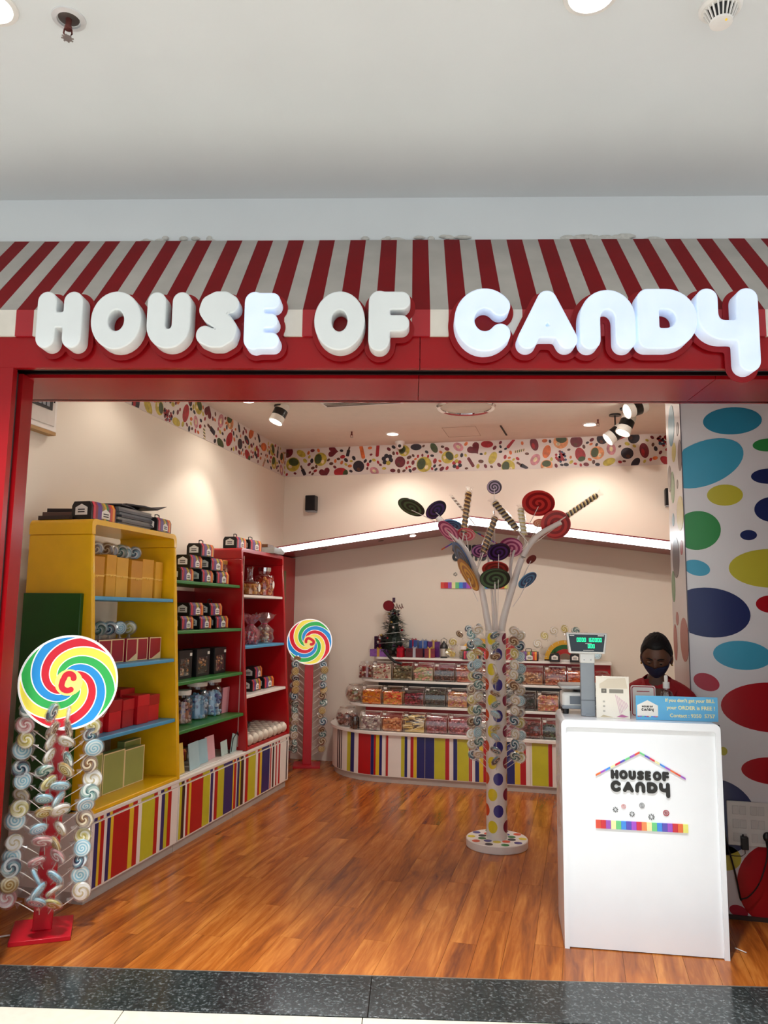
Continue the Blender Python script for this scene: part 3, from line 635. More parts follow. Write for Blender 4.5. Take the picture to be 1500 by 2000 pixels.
MB().bx(xf(1.5)-.01-o[0], xf(1.5)-.002-o[0], 5.5545-o[1], 5.5555-o[1], 0.03, 1.48).build('edge_trim', pm('pink_edge', '#c8a09a', .5), rs)

# ------------------------------------------------------------------ gift boxes: black card with rainbow sleeve, label and handle
def rainbow_mat(name, cols, axis, a0, a1):
    m, nt, b = base(name); tc = nn(nt, 'ShaderNodeTexCoord'); sp = nn(nt, 'ShaderNodeSeparateXYZ'); nt.links.new(tc.outputs['Object'], sp.inputs[0])
    f = mth(nt, 'DIVIDE', mth(nt, 'SUBTRACT', sp.outputs[axis], a0), a1-a0)
    rp = nn(nt, 'ShaderNodeValToRGB'); cr = rp.color_ramp; cr.interpolation = 'CONSTANT'
    cr.elements[0].color = lin(cols[0])+(1,); cr.elements.remove(cr.elements[1])
    for i, c in enumerate(cols[1:], 1): e = cr.elements.new(i/len(cols)); e.color = lin(c)+(1,)
    nt.links.new(f, rp.inputs[0]); nt.links.new(rp.outputs[0], b.inputs['Base Color']); b.inputs['Roughness'].default_value = .4; return m
RB1 = rainbow_mat('sleeve_print', ['#b8203c', '#d03a50', '#8a2a3c', '#5a4a8a', '#6a3a8a', '#8a7a3a', '#c8a030', '#3a7a4a', '#8a3050', '#d04a28', '#e8a03a', '#c02030'], 'Y', -.1, .1)
lab_m = pm('label_paper', '#eceae4', .5, var=.02); ink = pm('label_ink', '#1c1a1c', .5)
def gift_proto():
    t = thing('gift_box', 'proto', 'gift box', (0, 0, 0))
    # long face looks along +X, 0.2 wide (Y), 0.115 deep (X), 0.092 high
    MB().prism([(-.0575, 0), (.0575, 0), (.0575, .07), (.045, .092), (-.045, .092), (-.0575, .07)], -.1, .1, 'y').build('carton', black, t, bevel=.0015)
    MB().prism([(.0575, .006), (.0592, .006), (.0592, .071), (.0462, .0932), (.0452, .0925), (.0575, .0705)], -.085, .088, 'y').build('sleeve', RB1, t, smooth=0)
    hs = [(-.032, 0), (.032, 0), (.032, .034), (0, .05), (-.032, .034)]
    lb = MB().prism([(y+.012, z+.013) for y, z in hs], .0592, .0602, 'x').build('label', lab_m, t, smooth=0)
    mk = MB()
    for k in range(2): mk.bx(.0602, .0605, -.008, .034, .022+k*.012, .028+k*.012)
    mk.build('lettering', ink, lb, smooth=0)
    M = Matrix.Translation((0, -.1003, .024))
    lb2 = MB().prism([(x*1.1, z*1.1) for x, z in hs], -.0008, .0003, 'y', 0, M).build('label', lab_m, t, smooth=0)
    mk = MB()
    for k in range(2): mk.bx(-.02, .02, -.0012, -.0008, .012+k*.012, .018+k*.012, 0, M)
    mk.build('lettering', ink, lb2, smooth=0)
    return t
GB = gift_proto()
GBH = gift_proto()
MB().tube([(0, -.03, .092), (0, -.028, .118), (0, 0, .122), (0, .028, .118), (0, .03, .092)], .004, 6).build('handle', black, GBH)
used = {}
def gift(x, y, z, label, group, handle=False, rz=0.0, sc=1.0):
    p = GBH if handle else GB
    if not used.get(handle):
        used[handle] = 1; p.location = (x, y, z); p.rotation_euler = (0, 0, rz); p.scale = (sc,)*3; return tag(p, label, 'gift box', group)
    q = dup(p, (x, y, z), (0, 0, rz), label, group); q.scale = (sc,)*3; return q
g = 'rainbow-sleeved black gift boxes'
XG = -2.66
for i, (y, dz, lb) in enumerate([(4.80, 0, 'leftmost of three in the bottom row'), (5.09, 0, 'middle of three in the bottom row'), (5.335, 0, 'rightmost of three in the bottom row'),
                                 (4.92, .093, 'left of two in the second layer'), (5.24, .093, 'right of two in the second layer'), (5.07, .186, 'alone on top of the pile')]):
    gift(XG+.004*(i % 3), y, 1.691+dz, 'rainbow-sleeved black gift box on top green shelf, '+lb, g, i == 5, random.uniform(-.06, .06))
for i, (y, dz, lb) in enumerate([(4.83, 0, 'leftmost of three in the bottom row'), (5.10, 0, 'middle of three in the bottom row'), (5.37, 0, 'rightmost of three in the bottom row'),
                                 (4.96, .093, 'left of two in the upper layer'), (5.26, .093, 'right of two in the upper layer')]):
    gift(XG, y, 1.361+dz, 'rainbow-sleeved black gift box on second green shelf, '+lb, g, i == 4, random.uniform(-.06, .06))
gift(-2.66, 3.80, 1.986, 'rainbow-sleeved black gift box on yellow unit, left of grey flat-packs', g, False, -.05, 1.12)
gift(-2.62, 4.40, 1.986, 'rainbow-sleeved black gift box with handle at right end of yellow unit top', g, True, .05, .95)
gift(-2.68, 5.70, 1.986, 'rainbow-sleeved black gift box with handle, left one on red shelf top', g, True, 0.02)
gift(-2.66, 5.95, 1.986, 'rainbow-sleeved black gift box with handle, right one on red shelf top', g, True, -.1)
gift(-2.63, 5.98, .846, 'rainbow-sleeved black gift box on lowest white shelf, bottom left', g, False, .05)
gift(-2.63, 6.25, .846, 'rainbow-sleeved black gift box on lowest white shelf, bottom right', g, False, -.04)
gift(-2.66, 6.08, .94, 'rainbow-sleeved black gift box stacked on two others on white shelf', g, False, .1)
gift(-2.86, 5.80, .466, 'rainbow-sleeved black gift box at the bottom of the red shelf', g, True, .3)
gift(-2.7, 4.72, .447, 'rainbow-sleeved black gift box behind the pastel cards', g, False, .05, 1.2)
gift(-2.74, 4.98, .447, 'smaller rainbow-sleeved black gift box behind the pink card', g, False, .0, .9)
# red box on second green shelf, right
def plain_box(name, x, y, z, sx, sy, sz, m, label, cat, group=None, rz=0.0, lid=None, border=None, band=None):
    t = thing(name, label, cat, (x, y, z), rz, group)
    MB().bx(-sx/2, sx/2, -sy/2, sy/2, 0, sz).build('carton', m, t, bevel=.0015)
    if lid: MB().bx(-sx/2-.002, sx/2+.002, -sy/2-.002, sy/2+.002, sz*.62, sz+.0015).build('lid', lid, t, bevel=.0015)
    if border:
        bm_ = MB(); e = .0012; w = .006
        for a in ((-sy/2, sy/2, 0.001, w), (-sy/2, sy/2, sz-w, sz), (-sy/2, -sy/2+w, w, sz-w), (sy/2-w, sy/2, w, sz-w)): bm_.bx(sx/2, sx/2+e, *a)
        bm_.build('border', border, t, smooth=0)
    if band:
        MB().bx(-sx/2-.001, sx/2+.0015, -sy/2-.0015, sy/2+.0015, sz*.5, sz*.5+.008).build('ribbon', band, t, smooth=0)
        MB().tube([(sx/2+.002, -.018, sz*.5+.004), (sx/2+.006, -.009, sz*.5-.006), (sx/2+.004, 0, sz*.5+.003), (sx/2+.006, .009, sz*.5-.006), (sx/2+.002, .018, sz*.5+.004)], .003, 5).build('bow', band, t)
    return t
plain_box('red_box', -2.82, 5.475, 1.361, .16, .13, .17, pm('red_carton', '#c41018', .4), 'plain red box at right end of second green shelf', 'box', lid=pm('red_carton_lid', '#cc1a20', .4))
# yellow bags
yb_m = [pm('amber_bag_%d' % i, c, .5) for i, c in enumerate(['#d09020', '#dda028', '#e4ac34'])]
for i, (a, b_) in enumerate(zip([3.70, 3.879, 3.985, 4.119, 4.27, 4.40], [3.872, 3.98, 4.113, 4.264, 4.395, 4.50])):
    plain_box('gift_bag', -2.665+.006*(i % 2), (a+b_)/2, 1.566, .09, b_-a-.014, .225+.008*((i*2) % 3), yb_m[i % 3], ORD[i]+' amber yellow ribboned gift box from the left on top blue shelf', 'gift box', 'amber gift boxes on the top blue shelf', random.uniform(-.1, .1), band=pm('amber_ribbon', '#f0c660', .4))
mar = pm('maroon_card', '#a01830', .35)
for i, (a, b_) in enumerate(zip([3.70, 3.80, 3.93, 4.07, 4.20, 4.33], [3.79, 3.92, 4.06, 4.19, 4.32, 4.46])):
    t = plain_box('card_box', -2.64+.008*(i % 2), (a+b_)/2+.02, 1.188, .075, b_-a-.004, .135, mar, ORD[i]+' maroon card box with cream border from the left on middle blue shelf', 'gift box', 'maroon boxes on the middle blue shelf', random.uniform(-.05, .05), border=cream)
    if i % 2: MB().prism([((b_-a)/2-.008, .002), ((b_-a)/2-.008, .045), (-(b_-a)/2+.02, .002)], .0376, .0392, 'x').build('corner_flash', cream, t, smooth=0)
rb = [pm('red_box_%d' % i, c, .45) for i, c in enumerate(['#bd0d1a', '#cc1420', '#a80a16'])]
for i, (a, b_) in enumerate(zip([3.70, 3.86, 4.01, 4.16, 4.30], [3.85, 4.0, 4.15, 4.29, 4.43])):
    plain_box('red_gift_box', -2.62+.012*(i % 2), (a+b_)/2+.02, .816, .11, b_-a-.016, .155+.012*(i % 2), rb[i % 3], ORD[i]+' plain red lidded box from the left on the lowest blue shelf', 'gift box', 'red boxes on the lowest blue shelf', random.uniform(-.06, .06), lid=rb[(i+1) % 3])
for i in range(3):
    plain_box('red_gift_box', -2.78, 3.95+.19*i, .816, .12, .15, .19, rb[i % 3], ORD[i]+' red lidded box in the rear row of lowest blue shelf', 'gift box', 'red boxes on the lowest blue shelf', random.uniform(-.04, .04), lid=rb[(i+2) % 3])
sage = pm('sage_card', '#9aa35c', .45)
for i, (a, b_, dx) in enumerate(((3.72, 3.92, 0), (3.925, 4.14, 0), (4.145, 4.36, -.005), (4.24, 4.42, -.07))):
    plain_box('sage_box', -2.62+dx, (a+b_)/2, .463, .05, b_-a-.004, .235-.012*i if i < 3 else .24, sage, ('leftmost', 'second', 'third', 'rear right')[i]+' sage green flat gift box with cream border at yellow unit bottom', 'gift box', 'sage boxes at the bottom of the yellow shelf', .0, border=cream)
# stack of flat-packed cartons on the yellow unit
fp = [pm('flatpack_%d' % i, c, .6) for i, c in enumerate(['#8a8c90', '#6e7076', '#a3a19c', '#55565c'])]
for i in range(7):
    M = MB(); y0, y1 = 3.95, 4.32; z = 1.987+i*.0155
    j = random.uniform(-.02, .02); w = .0145
    M.prism([(y0+j, 0), (y1+j, 0), (y1+j-.02, w*.5), (y1+j, w), (y0+j, w)], -.09, .085+random.uniform(-.01, .01), 'x')
    tag(M.build('flat_pack', fp[i % 4], None, (-2.68, 0, z), bevel=.001), 'grey folded flat carton, '+ORD[i]+' from the bottom of the pile on yellow unit', 'flat carton', 'flat-packed cartons on the yellow unit')
for i, (y, x, rz, z) in enumerate(((4.05, -2.68, .25, 2.097), (4.20, -2.66, -.15, 2.115))):
    M = MB(); M.prism([(-.16, 0), (.0, .006), (.12, .0), (.2, .03), (.21, .036), (.12, .008), (0, .014), (-.16, .008)], -.08, .08, 'x')
    tag(M.build('dark_flap_carton', pm('dark_flap', '#2c2c32', .6), None, (x, y, z), (0, 0, rz)), ('lower ', 'upper ')[i]+'dark bent carton lying on the grey flat-pack pile', 'flat carton', 'dark cartons on the flat-pack pile')
for i in range(3):
    tag(MB().bx(-.1, .1, -.1, .06, 0, .022).build('folded_box', pm('brown_fold_%d' % i, ['#3a2e2a', '#6a5248', '#2a2424'][i], .6), None, (-2.82, 3.76+.03*i, 1.986+.0235*i), (0, 0, .1*i), bevel=.001), ('lowest', 'middle', 'topmost')[i]+' dark brown folded box at back left of yellow unit top', 'flat carton', 'brown folded boxes on the yellow unit')
# windowed black cartons
win_c = [pm('choc_%d' % i, c, .35, var=.3, scale=60) for i, c in enumerate(['#6a3a22', '#b07a4a', '#3a2018', '#c8a888', '#8a5a4a'])]
def lumps(mb, n, box, r, nm, seed, flat=False):
    rnd = random.Random(seed)
    for _ in range(n):
        c = [rnd.uniform(a, b_) for a, b_ in box]; q = rnd.uniform(.75, 1.2)*r
        mb.ball(c, (q*rnd.uniform(.8, 1.3), q*rnd.uniform(.8, 1.2), q*rnd.uniform(.7, 1.1)), 6, 4, rnd.randrange(nm))
    return mb
for i, y in enumerate((4.83, 5.09, 5.36)):
    t = thing('window_carton', ('leftmost', 'middle', 'rightmost')[i]+' black carton with a clear window on the third green shelf', 'gift box', (-2.66, y, 1.031), random.uniform(-.05, .05), 'black windowed cartons')
    MB().bx(-.06, .05, -.1, .1, 0, .19).bx(.05, .056, -.1, .1, 0, .02).bx(.05, .056, -.1, .1, .135, .19).bx(.05, .056, -.1, -.075, .02, .135).bx(.05, .056, .06, .1, .02, .135).build('carton', black, t, bevel=.001)
    lumps(MB(), 26, ((.046, .05), (-.07, .055), (.022, .125)), .012, 5, i).build('sweets', win_c, t)['kind'] = 'stuff'
    MB().bx(.0565, .0572, -.075, .06, .02, .135).build('window', clear('film', gloss=.08), t, smooth=0)
    MB().bx(.0562, .0575, .062, .095, .15, .17).build('label', lab_m, t, smooth=0)
for i in range(4):
    tag(MB().bx(-.09, .09, -.15, .15, 0, .035).build('dark_carton', pm('dark_brown_card', '#241a18', .5), None, (-2.83, 4.87, 1.031+.0365*i), (0, 0, random.uniform(-.05, .05)), bevel=.001), ORD[i]+' dark flat carton from the bottom behind the windowed cartons', 'carton', 'dark cartons on third green shelf')
# sweet jars
gl = clear('jar_glass', gloss=.12)
def jar(name, x, y, z, r, h, lid_m, cols, label, cat='jar', group=None, neck=.75, n=70, sticker=None, seed=0, lidh=.025):
    t = thing(name, label, cat, (x, y, z), 0, group)
    prof = [(r*.9, 0), (r, .008), (r, h*.72), (r*.93, h*.82), (r*neck, h*.9), (r*neck, h)]
    MB().lathe(prof, 20, cap=False).build('glass', gl, t)
    M = MB(); rnd = random.Random(seed)
    for _ in range(n):
        a = rnd.uniform(0, 2*PI); d = r*.84*math.sqrt(rnd.uniform(.55, 1)); q = r*rnd.uniform(.14, .22)
        M.ball((d*math.cos(a), d*math.sin(a), rnd.uniform(.012, h*.74)), (q, q*.8, q*.9), 6, 4, rnd.randrange(len(cols)))
    M.lathe([(r*.7, .01), (r*.7, h*.7)], 12, mi=0); M.build('sweets', cols, t)['kind'] = 'stuff'
    if lid_m: MB().lathe([(r*neck*1.1, h-.004), (r*neck*1.12, h+lidh*.2), (r*neck*1.12, h+lidh), (r*neck*1.0, h+lidh+.003)], 20).build('lid', lid_m, t)
    if sticker: MB().prism([(p*.8, q) for p, q in ell(.028, .032, 18, 0, h*.45)], r*1.0, r*1.02, 'x').build('sticker', sticker, t)
    return t
wl = pm('white_lid', '#e8e4de', .35)
C = lambda *cs: [pm('sweet_'+c.strip('#'), c, .3, var=.1) for c in cs]
jar('sweet_jar', -2.64, 4.87, .726, .075, .20, wl, C('#a06a50', '#d0b0a8', '#8a3a50', '#4a3a6a'), 'left clear jar of brown and pink sweets, white lid', group='white-lidded jars on lowest green shelf', seed=1)
jar('sweet_jar', -2.66, 5.12, .726, .088, .235, wl, C('#6aa0c8', '#c8d8e8', '#2a4a8a', '#8ac0e0'), 'middle clear jar of blue sweets with white lid', group='white-lidded jars on lowest green shelf', seed=2)
jar('sweet_jar', -2.66, 5.345, .726, .085, .245, wl, C('#7ab0d8', '#dce6ee', '#3a5a9a', '#a0c8e0'), 'right clear jar of pale blue sweets with white lid', group='white-lidded jars on lowest green shelf', seed=3)
tag(MB().bx(-.004, .004, -.055, .055, 0, .19).build('greeting_card', pm('pink_card', '#d89aa8', .6), None, (-2.62, 5.493, .727), (0, .05, 0)), 'pink card standing at right end of lowest green shelf', 'card')
jar('gold_jar', -2.68, 5.497, 1.692, .045, .16, pm('gold_lid', '#b8803a', .3, metal=.6), C('#b06a20', '#d8a040', '#7a4a18'), 'small gold-lidded jar at right of the top gift box pile', seed=4)
jar('tall_sweet_jar', -2.66, 5.68, 1.621, .055, .21, pm('brown_cap', '#4a3626', .4), C('#b0603a', '#c8a080', '#8a6a50', '#a8a080'), 'tall dark-capped jar of sweets at left on upper white shelf', neck=.85, sticker=lab_m, seed=5)
t = jar('glass_decanter', -2.64, 5.93, 1.621, .085, .135, None, C('#c8883a', '#a86a3a', '#d8a868'), 'round glass decanter with tall neck, part filled with amber sweets', 'decanter', neck=.35, n=50, sticker=lab_m, seed=6)
MB().lathe([(.03, .13), (.022, .16), (.024, .21), (.034, .235)], 16, cap=False).build('neck', gl, t)
MB().tube([(.01, .012, .13), (.008, .014, .19), (.012, .02, .24)], .005, 6).build('stopper_rod', gl, t)
jar('clip_jar', -2.64, 6.23, 1.621, .085, .215, chrome, C('#b84020', '#d08040', '#8a2418', '#e0a060'), 'large clip-top jar of red and orange sweets on upper white shelf', neck=.6, sticker=lab_m, n=90, seed=7, lidh=.03)
# gift-wrapped bags
def wrapped_bag(x, y, z, h, r, cols, film, label, seed):
    t = thing('cellophane_bag', label, 'sweet bag', (x, y, z), seed*.7, 'cellophane sweet bags on the red unit')
    lumps(MB(), 40, ((-r*.7, r*.7), (-r*.7, r*.7), (.01, h*.5)), r*.22, len(cols), seed).build('sweets', cols, t)['kind'] = 'stuff'
    rnd = random.Random(seed); M = MB(); n = 18; rings = [(r*.95, 0), (r*1.1, h*.15), (r*1.1, h*.45), (r*.3, h*.66), (r*.9, h*.85), (r*1.3, h)]
    v = []; f = []
    for k, (q, zz) in enumerate(rings):
        for j in range(n):
            a = 2*PI*j/n; w = q*(1+rnd.uniform(-.12, .12)*(1+k*.4)); v.append((w*math.cos(a), w*math.sin(a), zz+(rnd.uniform(-.2, .2)*h*.3 if k == 5 else 0)))
    for k in range(5):
        for j in range(n): f.append((k*n+j, k*n+(j+1) % n, (k+1)*n+(j+1) % n, (k+1)*n+j))
    M.add(v, f).build('film', film, t, smooth=0)
    MB().lathe([(r*.34, h*.645), (r*.36, h*.66), (r*.34, h*.675)], 14, cap=False).build('tie', pm('pink_tie', '#c83a6a', .4), t)
    return t
pf = clear('pink_film', '#f0b8c4', .14, dens=.12); cf = clear('clear_film', '#ffffff', .14, dens=.05)
pk = C('#c8284a', '#e08a98', '#d86a2a', '#b8306a')
for i, (y, x) in enumerate(((5.69, -2.64), (5.82, -2.70), (5.95, -2.63), (6.08, -2.68))):
    wrapped_bag(x, y, 1.221, .24, .062, pk, pf, ('leftmost', 'second', 'third', 'rightmost')[i]+' pink cellophane bag of sweets on the blue shelf', i+1)
wrapped_bag(-2.64, 6.26, 1.221, .25, .07, C('#c86a3a', '#d8b080', '#8a4a2a', '#c8c0b0'), cf, 'clear cellophane bag of orange sweets at right on blue shelf', 9)
# packs of wrapped sweets along the bottom of the red unit
wr = pm('wrapped_white', '#d8cfc0', .35, var=.12, scale=30)
for i in range(8):
    t = thing('sweet_roll', ORD[i]+' clear-wrapped pale sweet roll from the left, bottom of red unit', 'sweet roll', (-2.58, 5.64+.1*i, .466), 0, 'wrapped rolls at the bottom of the red unit')
    M = MB()
    for k in range(5): M.ball((-.14+.06*k, 0, .045), (.04, .045, .044), 10, 7)
    M.build('sweets', wr, t)
    MB().lathe([(.03, -.19), (.047, -.17), (.05, 0), (.047, .11), (.02, .125)], 14, M=Matrix.Translation((0, 0, .048)) @ Matrix.Rotation(PI/2, 4, 'Y')).build('film', cf, t)
M = MB(); M.bx(-.03, .03, -.11, .11, 0, .012)
tag(plain_box('tilted_carton', -2.6, 5.86, .575, .05, .16, .03, black, 'small black carton tilted on the wrapped sweet rolls', 'carton', rz=.3, border=None), 'small black carton lying across the wrapped sweet rolls', 'carton')
# pastel cards on the ledge
for i, (y, x, w, h, c, rz, nm) in enumerate(((4.63, -2.50, .13, .19, '#e6c860', .05, 'yellow'), (4.83, -2.50, .16, .17, '#a8c8d0', .08, 'large pale blue'), (5.0, -2.53, .15, .16, '#9cc0cc', -.02, 'second pale blue'), (5.16, -2.55, .14, .16, '#dca8b0', .02, 'pink'), (5.34, -2.53, .13, .10, '#b8ccc8', .1, 'small grey-green'))):
    tag(MB().bx(-.002, .002, -w/2, w/2, 0, h).build('pastel_card', pm('pastel_%d' % i, c, .6), None, (x, y, .449), (0, -.12, rz)), nm+' blank card standing on the striped cabinet ledge', 'card', 'pastel cards on the cabinet ledge')
t = thing('card_folder', 'pale blue open folder leaning on the ledge next to red unit', 'folder', (-2.52, 5.47, .449), .1)
MB().prism([(-.07, 0), (.06, 0), (.085, .11), (-.03, .14)], -.004, 0, 'x').build('front_cover', pm('folder_blue', '#a6c4c4', .6), t)
MB().tube([(.002, -.06, .01), (.004, -.03, .1), (.004, .06, .135), (.004, .09, .1)], .004, 6).build('dark_cord', ink, t)
# items on top of the red unit
tag(MB().prism([(-.12, 0), (.1, 0), (.14, .02), (.05, .055), (-.1, .05)], -.08, .08, 'x').build('silver_pack', pm('silver_foil', '#9a9894', .35, metal=.5, bump=.4, scale=14), None, (-2.6, 6.25, 1.987)), 'crumpled silver foil pack on top of the red unit', 'foil pack')
t = thing('wooden_box', 'small brown wooden box at the right end of red unit top', 'box', (-2.76, 6.34, 1.987), .1)
MB().bx(-.12, .12, -.09, .09, 0, .09).build('case', pm('brown_wood', '#6a4020', .5, var=.2, scale=20), t, bevel=.003)
MB().bx(-.121, .121, -.091, .091, .055, .062).build('seam_band', pm('brown_wood_dark', '#3a2010', .5), t)
# electrical panel on the left wall
t = thing('electrical_panel', 'white electrical breaker panel high on the left wall', 'electrical panel', (XL, 3.66, 2.5))
MB().bx(.001, .05, -.18, .19, .03, .45).build('frame', white, t, bevel=.004)
MB().bx(.001, .05, -.18, .19, .01, .03).build('wooden_base', pm('panel_wood', '#b08a58', .6), t)
MB().bx(.05, .056, -.16, .165, .06, .43).build('door', pm('panel_door', '#d8d4cc', .5), t, bevel=.003)
MB().bx(.056, .06, -.13, .135, .15, .235).build('window', blackm, t)
for k in range(6): MB().bx(.06, .066, -.10+k*.035, -.075+k*.035, .165, .21).build('breaker', grey_p, t)
MB().tube([(.056, .15, .2), (.075, .15, .25), (.062, .15, .3)], .004, 6).build('latch', blackm, t)
# ================================================================== LOLLIPOPS
LV = {'pale blue': (['#8fc4d8', '#dceef2'], 1, 3.2), 'white and cream': (['#e6e2d8', '#c8b890', '#eceae4'], 2, 1.6), 'yellow and cream': (['#d8cc80', '#f0ead0', '#b8a850'], 2, 1.5),
      'navy and white': (['#24344e', '#dde6ea', '#5a8a98'], 2, 1.4), 'brown and cream': (['#6a4a34', '#d8c8a8', '#8a6a4a'], 2, 1.5), 'pink and white': (['#d8a0a0', '#f2e6e2', '#c07878'], 2, 1.5),
      'teal and white': (['#3a6a6c', '#dfe8e4', '#8ab0a8'], 3, 1.2), 'golden': (['#b08a3a', '#e8d8a0'], 1, 3.0)}
stick_m = pm('paper_stick', '#e8e2d8', .5); wrap_m = clear('lolly_wrap', '#ffffff', .10, .12, dens=.05)
HR, SL = .039, .132
LP = {}
def lolly_proto(col):
    cols, tn, tw = LV[col]
    t = thing('lollipop', 'proto', 'lollipop')
    M = Matrix.Rotation(PI/2, 4, 'X')
    c = MB().lathe([(HR*.55, -.0075), (HR*.9, -.006), (HR, -.002), (HR, .002), (HR*.9, .006), (HR*.55, .0075)], 22, M=M).build('candy', swirl('swirl_'+col.replace(' ', '_'), cols, tn, tw, HR, .0), t, (0, 0, SL))
    MB().tube([(0, 0, 0), (.003, .001, SL*.35), (.004, .001, SL*.6), (0, 0, SL-.02)], .0022, 6).build('stick', stick_m, t)
    rnd = random.Random(len(LP)); n = 20; v = []; f = []
    prof = [(HR*.5, -.012), (HR*1.02, -.010), (HR*1.16, 0), (HR*1.02, .010), (HR*.5, .012)]
    for q, z in prof:
        for j in range(n):
            a = 2*PI*j/n; k = q*(1+rnd.uniform(-.07, .07)); v.append((k*math.cos(a), z, k*math.sin(a)))
    for i in range(len(prof)-1):
        for j in range(n): f.append((i*n+j, i*n+(j+1) % n, (i+1)*n+(j+1) % n, (i+1)*n+j))
    W_ = MB().add(v, f)
    for j in range(8):
        a = 2*PI*j/8; b_ = 2*PI*(j+1)/8; q = .014+.004*(j % 2)
        W_.add([(.004*math.cos(a), .004*math.sin(a), -HR*1.05), (.004*math.cos(b_), .004*math.sin(b_), -HR*1.05), (q*math.cos(b_), q*math.sin(b_), -HR*1.6), (q*math.cos(a), q*math.sin(a), -HR*1.6)], [(0, 1, 2, 3)])
    W_.build('wrapper', wrap_m, t, (0, 0, SL), smooth=0)
    LP[col] = t; t['fresh'] = 1
    return t
def lolly(col, p, d, face, label, group, roll=0.0, sc=1.0):
    """stick foot at p, stick direction d, candy turned towards face"""
    t0 = LP.get(col) or lolly_proto(col)
    z = Vector(d).normalized(); f = Vector(face); y = -(f-z*f.dot(z))
    if y.length < 1e-3: y = z.orthogonal()
    y.normalize(); x = y.cross(z)
    M = Matrix((x, y, z)).transposed() @ Matrix.Rotation(roll, 3, 'Z')
    M4 = Matrix.Translation(p) @ M.to_4x4() @ Matrix.Diagonal((sc, sc, sc, 1))
    if t0.get('fresh'):
        del t0['fresh']; t0.matrix_world = M4; return tag(t0, label, 'lollipop', group)
    return dup(t0, None, None, label, group, M4)
# ------------------------------------------------------------------ lollipop stands with illuminated swirl disc
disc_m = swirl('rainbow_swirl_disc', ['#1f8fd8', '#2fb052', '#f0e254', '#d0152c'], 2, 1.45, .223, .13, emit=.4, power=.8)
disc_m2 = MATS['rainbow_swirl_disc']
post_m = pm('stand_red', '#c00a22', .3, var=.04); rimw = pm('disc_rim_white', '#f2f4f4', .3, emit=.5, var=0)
rand = random.Random(11)
COLS = list(LV)
def stand(loc, rz, label, discz, roll, nm, rows, cols, pal, ztop, lsc=1.3, lean=0.0):
    t = thing('lollipop_stand', label, 'display stand', loc, rz, 'lollipop display stands')
    MB().bx(-.13, .13, -.13, .13, 0, .02).build('base', post_m, t, bevel=.002)
    MB().prism([(-.042, .02), (.042, .02), (.042+lean*.6, discz-.1), (-.042+lean*.6, discz-.1)], -.028, .028, 'y').build('post', post_m, t, bevel=.003)
    M = Matrix.Rotation(PI/2, 4, 'X')
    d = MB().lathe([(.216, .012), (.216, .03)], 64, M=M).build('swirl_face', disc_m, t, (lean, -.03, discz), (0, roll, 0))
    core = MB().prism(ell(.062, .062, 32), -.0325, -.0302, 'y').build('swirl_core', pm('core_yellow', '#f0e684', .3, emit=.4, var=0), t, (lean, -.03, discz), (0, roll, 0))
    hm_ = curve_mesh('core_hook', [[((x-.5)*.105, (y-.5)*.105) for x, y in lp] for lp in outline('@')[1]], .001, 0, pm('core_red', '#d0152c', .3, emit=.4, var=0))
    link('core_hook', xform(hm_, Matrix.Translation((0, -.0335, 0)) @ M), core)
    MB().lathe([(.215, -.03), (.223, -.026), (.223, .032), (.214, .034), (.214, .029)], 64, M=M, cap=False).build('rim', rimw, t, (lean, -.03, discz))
    MB().lathe([(.215, -.03), (.1, -.031)], 48, M=M).build('back_plate', white, t, (lean, -.03, discz))
    Rz = Matrix.Rotation(rz, 3, 'Z'); L = Vector(loc); cnt = {}
    for cn, fx, fy, dx, dy in cols:
        for r in range(rows):
            z = ztop-(ztop-.09)*r/(rows-1)+rand.uniform(-.008, .008)
            col = rand.choice(pal); cnt[cn] = cnt.get(cn, 0)+1
            p = L+Rz @ Vector((fx+lean*.6*z/discz+rand.uniform(-.004, .004), fy, z)); dv = Rz @ Vector((dx+rand.uniform(-.12, .12), dy+rand.uniform(-.15, .15), .72+rand.uniform(-.1, .1)))
            fc = Rz @ Vector((rand.uniform(-.5, .5), -1, rand.uniform(-.2, .6)))
            lolly(col, p, dv, fc, f'{col} swirl lollipop, {ORD[cnt[cn]-1]} from top in {cn} column of {nm}', 'lollipops on the '+nm, rand.uniform(-.5, .5), lsc*rand.uniform(.9, 1.08))
    return t
PAL1 = ['pale blue', 'white and cream', 'yellow and cream', 'pale blue', 'navy and white', 'white and cream', 'brown and cream', 'pink and white', 'teal and white', 'golden']
stand((-2.45, 3.297, 0), R_(33), 'red lollipop stand with large glowing rainbow swirl disc, near the entrance', 1.145, .4, 'near stand', 14,
      [('left', -.04, -.005, -.95, -.1), ('right', .04, -.005, .95, -.1), ('front left', -.018, -.027, -.15, -1), ('front right', .018, -.027, .2, -1)], PAL1, .93, 1.06, .05)
PAL2 = ['brown and cream', 'white and cream', 'teal and white', 'golden', 'brown and cream', 'navy and white']
stand((-2.6, 7.33, 0), R_(18), 'red lollipop stand with large glowing rainbow swirl disc, against back wall', 1.197, 2.2, 'far stand', 15,
      [('left', -.04, -.012, -.8, -.5), ('outer left', -.04, .012, -1, -.1), ('right', .04, .01, .95, .0)], PAL2, .96, .98)
# red base cable
tag(MB().tube([(-2.56, 3.22, .006), (-2.7, 3.1, .005), (-2.85, 3.0, .005)], .004, 6).build('power_cable', white, None), 'short white cable at the near stand base', 'cable')

